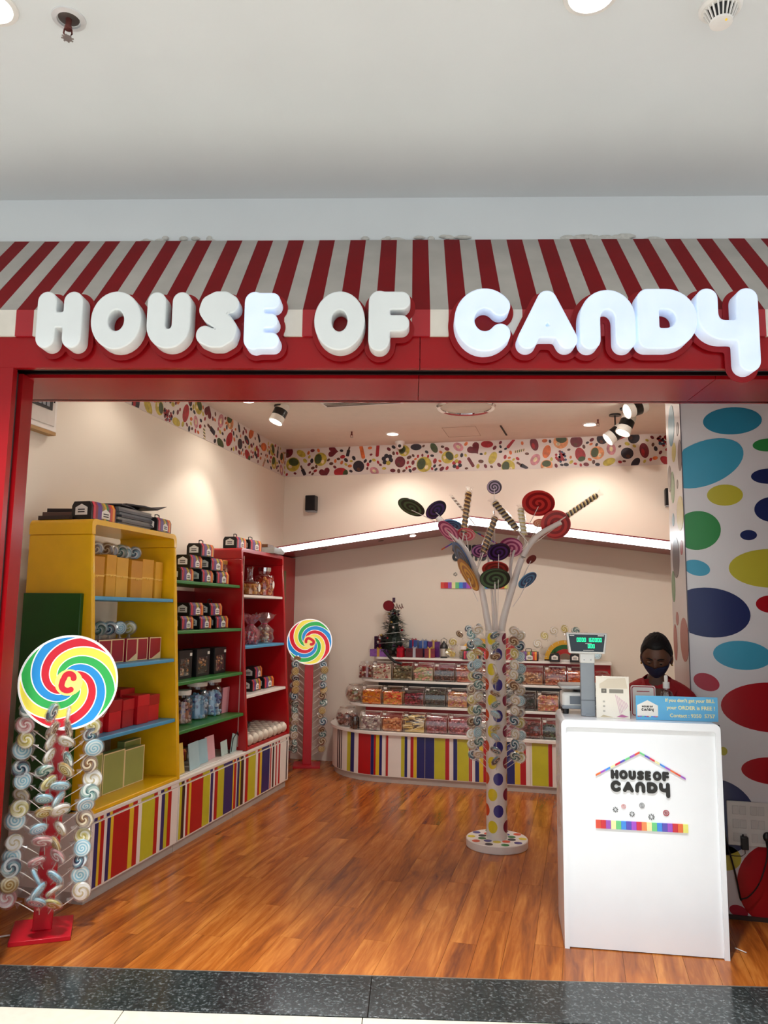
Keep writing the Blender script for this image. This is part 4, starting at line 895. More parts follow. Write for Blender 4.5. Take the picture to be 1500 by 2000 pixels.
# ================================================================== CANDY TREE
TO = Vector((-.545, 5.262, 0)); TA = R_(6.1)
tr = thing('candy_tree', 'white candy tree with polka-dot trunk and spiral disc leaves', 'display tree', TO, TA)
tw_ = pm('tree_white', '#e6e0dc', .3, var=.02)
MB().lathe([(.197, 0), (.2, .004), (.2, .045), (.196, .05)], 48).build('base', tw_, tr)
MB().lathe([(.068, .05), (.068, 1.37), (.055, 1.385)], 32).build('trunk', tw_, tr)
TD = {'yellow': '#e0cc2c', 'orange': '#d8502a', 'purple': '#3c3484', 'maroon': '#86123e', 'green': '#2f7a40', 'dark': '#2a2030', 'mustard': '#b8962a'}
TDM = {k: pm('trunk_dot_'+k, v, .35, var=.03) for k, v in TD.items()}
def curved_dot(r, a0, z0, q, m):
    v = [(r*math.cos(a0), r*math.sin(a0), z0)]; f = []; n = 20
    for k in (.5, 1.0):
        for j in range(n):
            t = 2*PI*j/n; a = a0+q*k*math.cos(t)/r; v.append((r*math.cos(a), r*math.sin(a), z0+q*k*1.15*math.sin(t)))
    for j in range(n):
        f.append((0, 1+j, 1+(j+1) % n)); f.append((1+j, 1+n+j, 1+n+(j+1) % n, 1+(j+1) % n))
    MB().add(v, f).build('dot', m, tr)
for r in range(13):
    z = .13+r*.1; even = r % 2 == 0
    for k in range(4):
        a = R_(-90-22+90*k if even else -90+2+90*k-45+45)
        if even: a = R_(-115+90*k); c = ['yellow', 'maroon', 'green', 'dark'][k]
        else: a = R_(-160+80*k+0); c = ['orange', 'purple', 'mustard', 'green'][k]
        curved_dot(.0688, a, z, .034, TDM[c])
for i in range(20):
    a = i*2*PI/20*1.0; rr = .1 if i % 2 else .165
    MB().prism(ell(.026, .026, 18, rr*math.cos(a), rr*math.sin(a)), .05, .0508).build('dot', TDM[['yellow', 'green', 'orange', 'purple', 'dark'][i % 5]], tr, smooth=0)
def bez(p, n=14):
    p = [Vector(q) for q in p]; out = []
    for i in range(len(p)-1):
        a = p[max(i-1, 0)]; b_ = p[i]; c = p[i+1]; d = p[min(i+2, len(p)-1)]
        for k in range(n if i == len(p)-2 else n-1):
            t = k/(n-1); out.append(.5*((2*b_)+(c-a)*t+(2*a-5*b_+4*c-d)*t*t+(3*b_-a-3*c+d)*t**3))
    return out
def taper(pts, a, b_): return [a+(b_-a)*i/(len(pts)-1) for i in range(len(pts))]
for nm, pts, ra, rb_ in (('branch', [(-.03, 0, 1.3), (-.055, 0, 1.45), (-.11, -.01, 1.72), (-.225, -.02, 1.96), (-.395, -.03, 2.15)], .024, .017), ('branch', [(.03, 0, 1.3), (.05, 0, 1.45), (.11, 0, 1.66), (.18, .01, 1.87), (.28, .02, 2.02), (.445, .03, 2.12)], .026, .017),
                         ('branch', [(-.01, .03, 1.36), (-.02, .05, 1.6), (-.05, .08, 1.9)], .012, .007), ('branch', [(.01, -.03, 1.36), (0, -.04, 1.55), (-.003, -.05, 1.7)], .009, .006), ('branch', [(.1, .0, 1.65), (.11, .04, 1.85), (.165, .05, 2.03)], .012, .007)):
    b_ = bez(pts); MB().tube(b_, taper(b_, ra, rb_), 12).build(nm, tw_, tr)
SPC = {'green': ['#15201a', '#4a6a48'], 'purple': ['#1a0f20', '#4a2a6a'], 'blue': ['#1d3f78', '#4a90c0'], 'pink': ['#e39ab8', '#9a3a68'], 'rose': ['#e0a0a0', '#d04a58'], 'navy': ['#141c34', '#2f5f98'], 'amber': ['#e8b83a', '#b0701c'], 'violet': ['#4a1c58', '#c080b8'], 'lilac': ['#2a1830', '#b098b8'], 'red': ['#8a0a18', '#c83030'], 'peach': ['#e8c0a0', '#d88a70'], 'maroon': ['#5a1018', '#7a2020']}
camd = Vector((math.sin(R_(.0)), -1, .0))
for i, (u, h, a, asp, ph, c) in enumerate([(-0.578, 2.227, 0.101, 0.43, -22, 'green'), (-0.405, 2.206, 0.08, 0.54, 38, 'purple'), (-0.291, 2.105, 0.07, 0.38, -12, 'blue'), (-0.318, 2.053, 0.09, 0.46, -42, 'pink'), (-0.197, 2.035, 0.063, 0.61, -8, 'rose'), (-0.228, 1.878, 0.122, 0.26, -60, 'navy'), (-0.183, 1.756, 0.125, 0.28, -58, 'amber'), (-0.097, 1.923, 0.066, 0.63, 0, 'violet'), (0.024, 1.906, 0.077, 0.68, 15, 'purple'), (0.107, 1.948, 0.082, 0.74, -5, 'pink'), (-0.003, 1.728, 0.101, 0.64, 5, 'green'), (0.0, 1.798, 0.09, 0.5, 0, 'red'), (-0.003, 2.363, 0.051, 0.89, 0, 'lilac'), (0.294, 2.248, 0.111, 0.69, -5, 'red'), (0.412, 2.108, 0.101, 0.93, 0, 'red'), (0.304, 2.122, 0.042, 0.54, 0, 'peach'), (0.242, 1.864, 0.038, 0.55, 35, 'maroon'), (0.215, 1.724, 0.073, 0.46, 38, 'blue')]):
    yy = {5: .03, 6: -.04, 10: -.09, 11: -.02, 8: -.1, 9: .03, 2: .03, 3: -.03, 15: .09, 14: .05, 7: .05}.get(i, 0.0)
    th = math.acos(asp); p_ = R_(ph); maj = Vector((math.cos(p_), 0, math.sin(p_))); mn = Vector((-math.sin(p_), 0, math.cos(p_)))
    nrm = (Vector((0, -1, 0))*math.cos(th)-mn*math.sin(th)).normalized(); y = -nrm; x = maj; z = x.cross(y)
    M = Matrix((x, y, z)).transposed().to_4x4()
    d = MB().lathe([(a*.99, -.003), (a, -.002), (a, .002), (a*.99, .003)], 40, M=Matrix.Rotation(PI/2, 4, 'X')).build('spiral_disc', swirl('spiral_%s_%d' % (c, int(a*1000)), SPC[c], 1, 2.6, a, rough=.35, rim=SPC[c][0] if c in ('green', 'purple', 'lilac', 'violet') else SPC[c][1]), tr)
    d.matrix_local = Matrix.Translation((u, yy, h)) @ M
    root = (-.11-.3*(h-1.72)*.6, -.01, h-.18) if u < -.08 else ((.11+.35*(h-1.7)*.5, 0, h-.18) if u > .15 else (u*.4, -.02+yy*.5, 1.36))
    MB().tube([root, ((root[0]+u)/2, (root[1]+yy)/2+.01, (root[2]+h)/2-.02), (u+nrm.x*-.004, yy+.004, h-a*.2)], .0028, 6).build('wire', tw_, tr)
# twisted candy sticks pushed into the branches
def twist_mat(name, cols):
    if name in MATS: return MATS[name]
    m, nt, b = base(name); tc = nn(nt, 'ShaderNodeTexCoord'); sp = nn(nt, 'ShaderNodeSeparateXYZ'); nt.links.new(tc.outputs['Object'], sp.inputs[0])
    a = mth(nt, 'DIVIDE', mth(nt, 'ARCTAN2', sp.outputs['Y'], sp.outputs['X']), 2*PI)
    ph = mth(nt, 'FRACT', mth(nt, 'ADD', mth(nt, 'ADD', a, mth(nt, 'MULTIPLY', sp.outputs['Z'], 38.0)), 50.0))
    rp = nn(nt, 'ShaderNodeValToRGB'); cr = rp.color_ramp; cr.interpolation = 'CONSTANT'; cr.elements[0].color = lin(cols[0])+(1,); cr.elements.remove(cr.elements[1])
    for i, c in enumerate(cols[1:], 1): e = cr.elements.new(i/len(cols)); e.color = lin(c)+(1,)
    nt.links.new(ph, rp.inputs[0]); nt.links.new(rp.outputs[0], b.inputs['Base Color']); b.inputs['Roughness'].default_value = .25; MATS[name] = m; return m
RT = Matrix.Rotation(TA, 3, 'Z')
for i, ((u0_, h0), (u1, h1), r, cols, dy, lb) in enumerate([((-.215, 2.035), (-.176, 2.342), .024, ['#5a3418', '#d8b068', '#946428', '#3a2010'], -.02, 'upright brown twisted candy stick at upper left of dotted tree'), ((-.215, 2.2), (-.301, 2.307), .009, ['#7a5a4a', '#e0d8c8'], .0, 'thin pale twisted candy stick leaning left on dotted tree'),
        ((-.083, 1.896), (.007, 2.164), .025, ['#5a3418', '#d8b068', '#7a4a20', '#2a160c'], -.04, 'brown twisted candy stick in the centre of the dotted tree'), ((.156, 2.06), (-.014, 2.269), .026, ['#3a2418', '#d8b868', '#8a8a98', '#4a3020'], .0, 'gold and dark twisted candy stick leaning left on dotted tree'),
        ((.197, 2.025), (.173, 2.227), .024, ['#ece4c8', '#d8c870', '#f2eee0'], .02, 'pale cream twisted candy stick in clear wrap on dotted tree'), ((.48, 2.16), (.702, 2.314), .021, ['#3a2820', '#c8a858', '#e0d0a0', '#2a1c18'], .03, 'dark and gold twisted candy stick pointing right from branch tip')]):
    p0 = TO+RT @ Vector((u0_, dy, h0)); p1 = TO+RT @ Vector((u1, dy, h1)); d = (p1-p0); L = d.length
    t = thing('twisted_candy_stick', lb, 'candy stick', p0, 0, 'twisted candy sticks on the tree'); t.rotation_mode = 'QUATERNION'; t.rotation_quaternion = d.to_track_quat('Z', 'Y')
    pr = []; n = 16
    for k in range(n): pr.append((r*(.88+.12*math.cos(k*PI)), L*.04+L*.9*k/(n-1)))
    MB().lathe([(r*.5, L*.03)]+pr+[(r*.4, L*.96)], 14).build('candy', twist_mat('twist_%d' % i, cols), t)
    MB().tube([(0, 0, -.13), (0, 0, L*.05)], .004, 6).build('stick', stick_m, t)
    MB().lathe([(r*.9, 0), (r*1.15, L*.05), (r*1.15, L*.95), (r*.7, L*1.0), (r*1.25, L*1.08)], 9, cap=False).build('wrapper', clear('stick_film', '#ffffff', .05, dens=.02), t, smooth=0)
PAL3 = ['pale blue', 'white and cream', 'teal and white', 'yellow and cream', 'brown and cream', 'navy and white', 'white and cream']
tcols = [('left', 178), ('front left', 222), ('front', 268), ('front right', 318), ('right', 2)]
for cn, ang in tcols:
    for r in range(12):
        z = 1.29-.073*r+(.03 if cn in ('front left', 'front right') else 0); a = R_(ang)
        dv = Vector((math.cos(a), math.sin(a), .75+rand.uniform(-.15, .15))); p = Vector((.066*math.cos(a), .066*math.sin(a), z))
        col = rand.choice(PAL3)
        lolly(col, TO+RT @ p, RT @ dv, Vector((rand.uniform(-.6, .6), -1, rand.uniform(-.1, .5))), f'{col} swirl lollipop, {ORD[r]} from top in {cn} column of dotted tree', 'lollipops on the dotted tree trunk', rand.uniform(-.5, .5), .88)
# lollipops standing behind the boxes in the yellow unit
for nm, z, h, n, lb in (('lollipop_tray', 1.566, .15, 6, 'cream tray holding lollipops behind the amber boxes'), ('lollipop_tray', 1.188, .06, 9, 'cream tray holding lollipops behind the maroon boxes')):
    t = thing(nm, lb, 'tray', (-2.79, 4.22, z), 0, 'cream lollipop trays in the yellow unit')
    MB().bx(-.045, .045, -.25, .25, 0, h-.012).build('box', cream, t, bevel=.002)
    MB().bx(-.047, .047, -.252, .252, h-.012, h).build('holder_top', cream, t, bevel=.001)
for i in range(6):
    col = ['brown and cream', 'brown and cream', 'brown and cream', 'teal and white', 'teal and white', 'navy and white'][i]
    lolly(col, (-2.79+.02*(i % 2), 4.02+.075*i, 1.716), (0.02, .02*(i % 3-1), 1), (1, -1.5, .1), f'{col} lollipop, {ORD[i]} from left behind the amber boxes', 'lollipops on the top blue shelf', rand.uniform(-.3, .3), 1.05)
for i in range(9):
    col = ['navy and white', 'teal and white', 'pale blue', 'navy and white', 'pale blue', 'pale blue', 'white and cream', 'yellow and cream', 'pale blue'][i]
    lolly(col, (-2.79+.03*(i % 2), 4.0+.052*i, 1.248), (.03, .05*(i % 3-1), 1), (1, -1.5, .1), f'{col} lollipop, {ORD[i]} from left behind the maroon boxes', 'lollipops on the middle blue shelf', rand.uniform(-.4, .4), 1.0)
# ================================================================== BACK DISPLAY COUNTER
th_ = [R_(a) for a in range(0, 91, 6)]
PATH = [(-1.70-.66*math.cos(t), 7.45-.63*math.sin(t)) for t in th_]+[(x, 6.82) for x in (-1.4, -1.1, -.8, -.5, -.2, .1, .3)]
CUM = [0]
for a, b_ in zip(PATH[:-1], PATH[1:]): CUM.append(CUM[-1]+math.hypot(b_[0]-a[0], b_[1]-a[1]))
def at(L, off=0.0):
    L = max(0, min(CUM[-1]-1e-6, L)); i = max(k for k in range(len(CUM)-1) if CUM[k] <= L); t = (L-CUM[i])/(CUM[i+1]-CUM[i])
    a, b_ = PATH[i], PATH[i+1]; dx, dy = b_[0]-a[0], b_[1]-a[1]; q = math.hypot(dx, dy)
    def nrm(k):
        k = max(0, min(len(PATH)-2, k)); ex, ey = PATH[k+1][0]-PATH[k][0], PATH[k+1][1]-PATH[k][1]; w = math.hypot(ex, ey); return Vector((ey/w, -ex/w))
    n0 = (nrm(i-1)+nrm(i)).normalized(); n1 = (nrm(i)+nrm(i+1)).normalized(); n = (n0*(1-t)+n1*t).normalized()
    return (a[0]+dx*t+n.x*off, a[1]+dy*t+n.y*off)
BO = Vector((-.7, 7.2, 0))
bc = thing('display_counter', 'long white striped display counter with stepped shelves along back wall', 'display counter', BO)
def foot(off): return [(p[0]-BO.x, p[1]-BO.y) for p in [at(c, off) for c in CUM]]+[(.3-BO.x, YB-.005-BO.y), (-2.36-off-BO.x, YB-.005-BO.y)]
MB().prism(foot(-.012), .055, .415).build('carcass', white, bc, smooth=30)
MB().prism(foot(-.03), 0, .055).build('plinth', pm('plinth_pale', '#c4bcb4', .45), bc, smooth=30)
MB().prism(foot(.012), .415, .438).build('worktop', white, bc, smooth=30)
BS = [('k', 0.445), ('w', 0.466), ('k', 0.485), ('w', 0.504), ('k', 0.518), ('w', 0.607), ('l', 0.654), ('n', 0.7), ('w', 0.751), ('r', 0.884), ('n', 0.914), ('r', 0.934), ('y', 0.967), ('n', 0.993), ('w', 1.025), ('r', 1.05), ('w', 1.167), ('l', 1.199), ('n', 1.224), ('w', 1.252), ('r', 1.28), ('y', 1.309), ('n', 1.382), ('n', 1.465), ('l', 1.562), ('r', 1.598), ('w', 1.632), ('n', 1.667), ('l', 1.768), ('r', 1.796), ('w', 1.822), ('n', 1.857), ('y', 1.893), ('r', 1.92), ('w', 1.961), ('l', 2.028), ('w', 2.081), ('n', 2.16), ('y', 2.206), ('r', 2.255), ('w', 2.305), ('l', 2.441), ('r', 2.474), ('w', 2.55), ('n', 2.6), ('y', 2.7), ('r', 2.78), ('w', 2.9), ('l', 3.0)]
prev = .425
for c, e in BS:
    if c != 'w':
        n = max(2, int((e-prev)/.02)+1); q = [at(prev+.0008+(e-prev-.0016)*k/(n-1), -.0095) for k in range(n)]; q2 = [at(prev+.0008+(e-prev-.0016)*k/(n-1), -.0125) for k in range(n)]
        MB().prism([(p[0]-BO.x, p[1]-BO.y) for p in q+q2[::-1]], .062, .408).build('stripe', PAL[c], bc, smooth=30)
    prev = e
for L in (1.03, 1.382, 1.78, 2.29):
    a = at(L, -.008); MB().bx(a[0]-BO.x-.0012, a[0]-BO.x+.0012, a[1]-BO.y-.001, a[1]-BO.y+.002, .062, .408).build('door_gap', pm('gap_line', '#c8c0a0', .6), bc)
def tier(x0, yf, z0, z1, riser, rm, r):
    po = [(.28, yf), (.28, YB-.006), (x0, YB-.006), (x0, yf+r)]+[(x0+r-r*math.cos(R_(a)), yf+r-r*math.sin(R_(a))) for a in range(15, 91, 15)]
    MB().prism([(p[0]-BO.x, p[1]-BO.y) for p in po], z1-.02, z1).build('tier_shelf', white, bc, bevel=.002)
    MB().bx(x0+.21-BO.x, .27-BO.x, riser-BO.y, riser+.02-BO.y, z0, z1-.02).build('riser', rm, bc)
tier(-2.16, 7.04, .438, .645, 7.1, pm('riser_red', '#a8101a', .3), .28)
tier(-2.08, 7.20, .645, .858, 7.26, pm('riser_black', '#15131c', .3), .25)
tier(-1.95, 7.33, .858, 1.066, 7.38, pm('riser_red', '#a8101a', .3), .1)
# ------------------------------------------------------------------ sweet bins
BW, BH, BD = .196, .165, .165
bin_clear = clear('bin_plastic', gloss=.13, rough=.06)
hinge = pm('hinge_white', '#e8e2da', .4)
prof_bin = [(-BD/2+.03, 0), (BD/2, 0), (BD/2, BH), (.0, BH)]+[(-.0-BD/2*math.sin(R_(a))*1.0, BH-.07+.07*math.cos(R_(a))) for a in (20, 40, 60, 80)]+[(-BD/2, .05), (-BD/2+.008, .018)]
def bin_shell():
    M = MB(); n = len(prof_bin)
    v = [(-BW/2+.003, y, z) for y, z in prof_bin]+[(BW/2-.003, y, z) for y, z in prof_bin]
    M.add(v, [tuple(range(n)), tuple(range(2*n-1, n-1, -1))]+[(i, i+n, (i+1) % n+n, (i+1) % n) for i in range(n)])
    return M.mesh('shell', bin_clear, 30)
SH = bin_shell()
hg = MB()
for k in range(14): hg.bx(-BW/2+.045+k*.0105, -BW/2+.051+k*.0105, -.012, -.004, BH-.001, BH+.004)
HG = hg.mesh('hinge_teeth', hinge, 0)
TG = MB().bx(-BW/2+.012, -BW/2+.04, -.05, -.047, BH-.026, BH-.008).mesh('price_tag', lab_m, 0)
rim_mesh = MB().tube([(0, y, z) for y, z in prof_bin+[prof_bin[0]]], .0022, 5).mesh('edge', clear('bin_edge', '#e8d8cc', .4, .2, dens=.2), 40)
MIX = {'pale grey and pink': ('#b8aea8', '#8a6a70', '#d8d0c8'), 'peach': ('#d08a5a', '#e0a878', '#b86a4a'), 'yellow and black twisted': ('#e0c070', '#2a1c14', '#e8d8a8'), 'dark pink': ('#9a4a50', '#7a3a44', '#b8808a'), 'rose pink': ('#a04858', '#b86a70', '#703440'), 'mixed pale': ('#a89888', '#786858', '#c8b8a0'),
       'orange': ('#d8780f', '#e89a28', '#c85a20'), 'orange and red': ('#e0a04a', '#d83a28', '#e87a50'), 'dark red': ('#7a1028', '#a02840', '#4a0c1c'), 'dark green': ('#2a3020', '#3c4428', '#181c14'), 'tan and pink': ('#c88a50', '#b8606a', '#d8b080'), 'maroon': ('#6a1418', '#8a2a28', '#4a1010'), 'black': ('#1a1416', '#2a2024', '#120e10'), 'peach and pink': ('#d08850', '#b84a50', '#e0b080'),
       'cream and red': ('#d8c8b0', '#a84a50', '#b8a898'), 'olive speckled': ('#6a6848', '#a8a080', '#484430'), 'pastel': ('#c8b88a', '#98a878', '#d89a90'), 'brown': ('#4a3028', '#6a4438', '#38241e'), 'red and tan': ('#b85a38', '#8a3a30', '#c89060'), 'caramel': ('#b87a48', '#8a4a3a', '#d0a070'), 'green and black': ('#1c2a1e', '#3a5a34', '#101410'), 'bright orange': ('#d8641a', '#e88030', '#b84a14')}
def make_bin(x, y, z, mix, label, seed, fill):
    t = thing('sweet_bin', label, 'sweet bin', (x, y+BD/2, z+.0005), 0, 'clear sweet bins on the back counter')
    cols = [pm('mix_'+c.strip('#'), c, .35, var=.12) for c in MIX[mix]]
    M = MB(); rnd = random.Random(seed); h = BH*fill
    M.bx(-BW/2+.012, BW/2-.012, -BD/2+.03, BD/2-.008, .004, h-.01)
    for _ in range(95):
        s = rnd.random(); q = rnd.uniform(.008, .014)
        if s < .6: zz = rnd.uniform(.012, h); c = (rnd.uniform(-BW/2+.018, BW/2-.018), -BD/2+.018+rnd.uniform(0, .014), zz)
        else: c = (rnd.uniform(-BW/2+.018, BW/2-.018), rnd.uniform(-BD/2+.03, BD/2-.02), h-.008+rnd.uniform(-.006, .008))
        if 'twisted' in mix:
            a = rnd.uniform(-.6, .6); M.tube([(c[0]-.03, c[1], min(h, c[2]+.012*a)), (c[0], c[1]-.004, c[2]), (c[0]+.025, c[1], max(.012, c[2]-.015*a))], .006, 6, rnd.randrange(3))
        else: M.ball(c, (q*rnd.uniform(.8, 1.5), q, q*rnd.uniform(.6, 1)), 6, 4, rnd.randrange(3))
    M.build('sweets', cols, t)['kind'] = 'stuff'
    link('shell', SH, t); link('hinge_teeth', HG, t); link('price_tag', TG, t); link('edge', rim_mesh, t, (-BW/2+.004, 0, 0)); link('edge', rim_mesh, t, (BW/2-.004, 0, 0))
    return t
R1 = ['pale grey and pink', 'peach', 'yellow and black twisted', 'dark pink', 'rose pink', 'mixed pale', 'rose pink', 'maroon', 'green and black', 'olive speckled']
R2 = ['orange', 'orange and red', 'dark red', 'dark green', 'tan and pink', 'maroon', 'brown', 'black', 'peach and pink', 'tan and pink']
R3 = ['cream and red', 'olive speckled', 'pastel', 'brown', 'red and tan', 'caramel', 'tan and pink', 'caramel', 'red and tan', 'bright orange']
for rn, mixes, x0, y0, z0, sd in (('bottom', R1, -1.94, 6.845, .438, 100), ('middle', R2, -1.99, 7.055, .645, 200), ('top', R3, -1.93, 7.205, .858, 300)):
    for i, mx in enumerate(mixes):
        make_bin(x0+.2015*i+.1, y0, z0, mx, f'clear bin of {mx} sweets, {ORD[i]} from left in {rn} row', sd+i, .62+.22*((i*7+sd//100) % 4)/3)
def globe(x, y, z, r, cols, label, seed):
    t = thing('globe_jar', label, 'jar', (x, y, z), 0, 'round globe jars at the left end of the tiers')
    pr = [(r*.45, 0), (r*.8, .012), (r, r*.55), (r*1.02, r*.9), (r*.92, r*1.3), (r*.7, r*1.55), (r*.62, r*1.6)]
    MB().lathe(pr, 24, cap=False).build('glass', bin_clear, t)
    MB().lathe([(r*.68, r*1.58), (r*.7, r*1.68), (r*.3, r*1.74)], 20).build('lid', clear('lid_clear', '#f0ece6', .25, dens=.1), t)
    M = MB(); rnd = random.Random(seed)
    for _ in range(110):
        a = rnd.uniform(0, 2*PI); d = r*.86*math.sqrt(rnd.uniform(.3, 1)); zz = rnd.uniform(.014, r*1.05); d *= min(1, .75+zz/r*.4)
        q = r*rnd.uniform(.11, .17); M.ball((d*math.cos(a), d*math.sin(a), zz), (q, q*.8, q*.8), 6, 4, rnd.randrange(len(cols)))
    M.lathe([(r*.4, .008), (r*.6, r*.4), (r*.6, r*.95)], 12); M.build('sweets', cols, t)['kind'] = 'stuff'
    return t
globe(-2.12, 7.08, .4385, .105, C('#8a6058', '#a87a70', '#5a3a3a'), 'globe jar of dusky pink sweets at left end of bottom row', 1)
jar('dark_sweet_jar', -1.995, 6.91, .4385, .05, .15, None, C('#1c1212', '#2c1c1a', '#3a2420'), 'narrow jar of black sweets beside the bottom globe jar', neck=.8, seed=12)
globe(-2.09, 7.24, .6455, .098, C('#a87860', '#b89080', '#8a8a5a', '#c8b090'), 'globe jar of mixed pink sweets at left end of middle row', 2)
jar('left_end_jar', -2.015, 7.37, .8585, .082, .16, None, C('#8a2420', '#c8b8a0', '#5a1a1a', '#d8cfc0'), 'wide clear jar of red and cream sweets ending the top row', neck=.8, n=60, seed=14)
globe(.19, 7.3, .8585, .08, C('#d8641a', '#e88030', '#b84a14'), 'globe jar of bright orange sweets at right end of top row', 5)
# ------------------------------------------------------------------ on the top shelf
ZT = 1.0665
xm = thing('christmas_tree', 'small dark Christmas tree with baubles on the top display shelf', 'christmas tree', (-1.77, 7.45, ZT)); xm.scale = (1.15, 1.0, 1.05)
leafm = pm('tinsel_green', '#12241a', .5, var=.4, scale=40)
M = MB(); rnd = random.Random(4)
for k in range(900):
    zz = .05+.38*rnd.random()**1.1; r = (.17*(1-(zz-.05)/.42)+.02)*(.85+.25*math.sin(zz*48)); a = rnd.uniform(0, 2*PI); l = rnd.uniform(.025, .06)
    p = Vector((r*math.cos(a)*rnd.uniform(.5, 1), r*math.sin(a)*rnd.uniform(.5, 1), zz)); d = Vector((math.cos(a+rnd.uniform(-.8, .8)), math.sin(a+rnd.uniform(-.8, .8)), rnd.uniform(-.5, .3)))*l; s_ = Vector((-d.y, d.x, rnd.uniform(-.01, .01))).normalized()*.008
    M.add([p-s_, p+s_, p+d], [(0, 1, 2)])
M.lathe([(.085, .06), (.012, .44)], 12); M.build('foliage', leafm, xm, smooth=0)['kind'] = 'stuff'
MB().lathe([(.05, 0), (.05, .02), (.012, .025), (.01, .3)], 12).build('stem', pm('bark', '#3a2418', .7), xm)
for k in range(22):
    zz = .08+.33*rnd.random(); r = .15*(1-(zz-.05)/.42)+.015; a = -PI/2+rnd.uniform(-1.4, 1.4)
    MB().ball((r*math.cos(a), r*math.sin(a), zz), .011, 10, 7).build('bauble', pm('bauble_%d' % (k % 5), ['#c8b8b0', '#8a1020', '#b89a50', '#2a1a3a', '#d0d0d4'][k % 5], .15, metal=.5 if k % 5 else 0), xm)
MB().tube([(.16*(1-k/70)*math.cos(k*.45), .16*(1-k/70)*math.sin(k*.45), .07+k*.006) for k in range(60)], .0035, 5).build('garland', pm('silver_tinsel', '#b0b4b4', .3, metal=.6), xm)
MB().lathe([(.045, -.008), (.05, 0), (.045, .008)], 24, M=Matrix.Translation((-.045, -.02, .47)) @ Matrix.Rotation(PI/2, 4, 'X')).build('topper_disc', pm('topper_red', '#7a1420', .3, metal=.3), xm)
for k in range(4): MB().tube([(.0+.022*k, -.02, .44), (.008+.022*k, -.03, .48+.01*(k % 2)), (.016+.022*k, -.02, .45)], .005, 6).build('topper_ribbon', pm('topper_bow', '#6a2a24', .35), xm)
MB().bx(-.01, .012, -.025, -.01, .5, .545).build('topper_tag', pm('topper_tag', '#3a1c3a', .4), xm)
MB().tube([(-.05, -.16, .06), (.01, -.2, .0), (.06, -.235, -.035), (.12, -.235, -.05)], .012, 7).build('hanging_garland', pm('dark_garland', '#14181a', .5, bump=.6, scale=80), xm)
GP = [(-1.9, 7.39, .17, .07, '#8a5aa8', 'lilac foil'), (-1.68, 7.37, .06, .09, '#b81028', 'small bright red'), (-1.55, 7.42, .17, .085, '#5a0c18', 'maroon'), (-1.40, 7.40, .1, .085, '#701020', 'dark red'), (-1.58, 7.52, .08, .16, '#3a5a9a', 'blue foil'), (-1.48, 7.53, .08, .155, '#4a6ab0', 'bright blue'), (-1.38, 7.53, .12, .15, '#5a2068', 'purple'), (-1.92, 7.54, .12, .19, '#3a1c3c', 'dark plum')]
for i, (x, y, w, h, c, nm) in enumerate(GP):
    t = thing('wrapped_present', nm+' wrapped present near the small Christmas tree', 'present', (x, y, ZT), random.uniform(-.2, .2), 'wrapped presents around the Christmas tree')
    MB().bx(-w/2, w/2, -.04, .04, 0, h).build('parcel', pm('present_%d' % i, c, .3, var=.25, scale=30, metal=.2), t, bevel=.003)
    MB().bx(-w*.08, w*.08, -.041, .041, 0, h+.001).build('ribbon', pm('present_ribbon_%d' % (i % 3), ['#c8a050', '#b02040', '#a8a8b0'][i % 3], .3, metal=.3), t)
    MB().tube([(0, 0, h), (-.02, 0, h+.018), (-.03, 0, h+.006), (0, 0, h), (.03, 0, h+.006), (.02, 0, h+.018), (0, 0, h)], .004, 5).build('bow', pm('present_ribbon_%d' % (i % 3), '#c8a050', .3), t)
t = thing('lantern', 'small dark lantern with clear body right of the presents', 'lantern', (-1.265, 7.42, ZT))
MB().lathe([(.035, 0), (.035, .01), (.028, .014)], 14).build('base', blackm, t); MB().lathe([(.028, .014), (.03, .09)], 14, cap=False).build('glass', gl, t)
MB().lathe([(.04, .09), (.036, .12), (.012, .15), (.008, .16)], 14).build('hood', blackm, t); MB().tube([(.02, 0, .13), (.03, 0, .17), (0, 0, .19), (-.03, 0, .17), (-.02, 0, .13)], .003, 6).build('handle', blackm, t)
wrapped_bag(-1.19, 7.43, ZT, .13, .035, C('#d8b020', '#e0c850'), cf, 'small clear bag of yellow sweets beside the lantern', 21)
jar('short_jar', -1.08, 7.42, ZT, .04, .09, wl, C('#a8a088', '#c8c0a0'), 'short white-lidded jar of pale sweets beside left fan stand', seed=22)
def fan(x, label, nm, seed):
    t = thing('lollipop_fan', label, 'lollipop holder', (x, 7.5, ZT), 0, 'half-round lollipop fan holders')
    def half(r0_, r1): return [(r1*math.cos(R_(a)), r1*math.sin(R_(a))) for a in range(0, 181, 10)]+[(r0_*math.cos(R_(a)), r0_*math.sin(R_(a))) for a in range(180, -1, -10)]
    for j, (a, b_, c) in enumerate(((.15, .19, '#d8a020'), (.11, .15, '#1c5a20'), (.07, .11, '#b02018'))):
        v = half(a, b_); n = len(v)//2; M = MB()
        for k in range(n-1): M.prism([v[k], v[k+1], v[2*n-2-k], v[2*n-1-k]], -.05+.0, .05-.012*(2-j) if False else .03, 'y')
        M.build('arch', pm('fan_'+c.strip('#'), c, .4), t, (0, 0, .0))
    MB().bx(-.19, .19, -.05, .05, 0, .012).build('base', white, t)
    rnd = random.Random(seed)
    for k in range(9):
        a = R_(12+156*k/8); col = rnd.choice(PAL3); d = Vector((math.cos(a), -.12, math.sin(a)))
        lolly(col, Vector((x, 7.47, ZT))+d*.17, d, (rnd.uniform(-.5, .5), -1, .1), f'{col} lollipop, {ORD[k]} from right on the {nm} fan holder', 'lollipops on the fan holders', rnd.uniform(-.4, .4), .95)
    return t
fan(-.93, 'half-round yellow and green lollipop fan left of the dotted tree', 'left', 31)
fan(-.13, 'half-round yellow and green lollipop fan right of the dotted tree', 'right', 32)
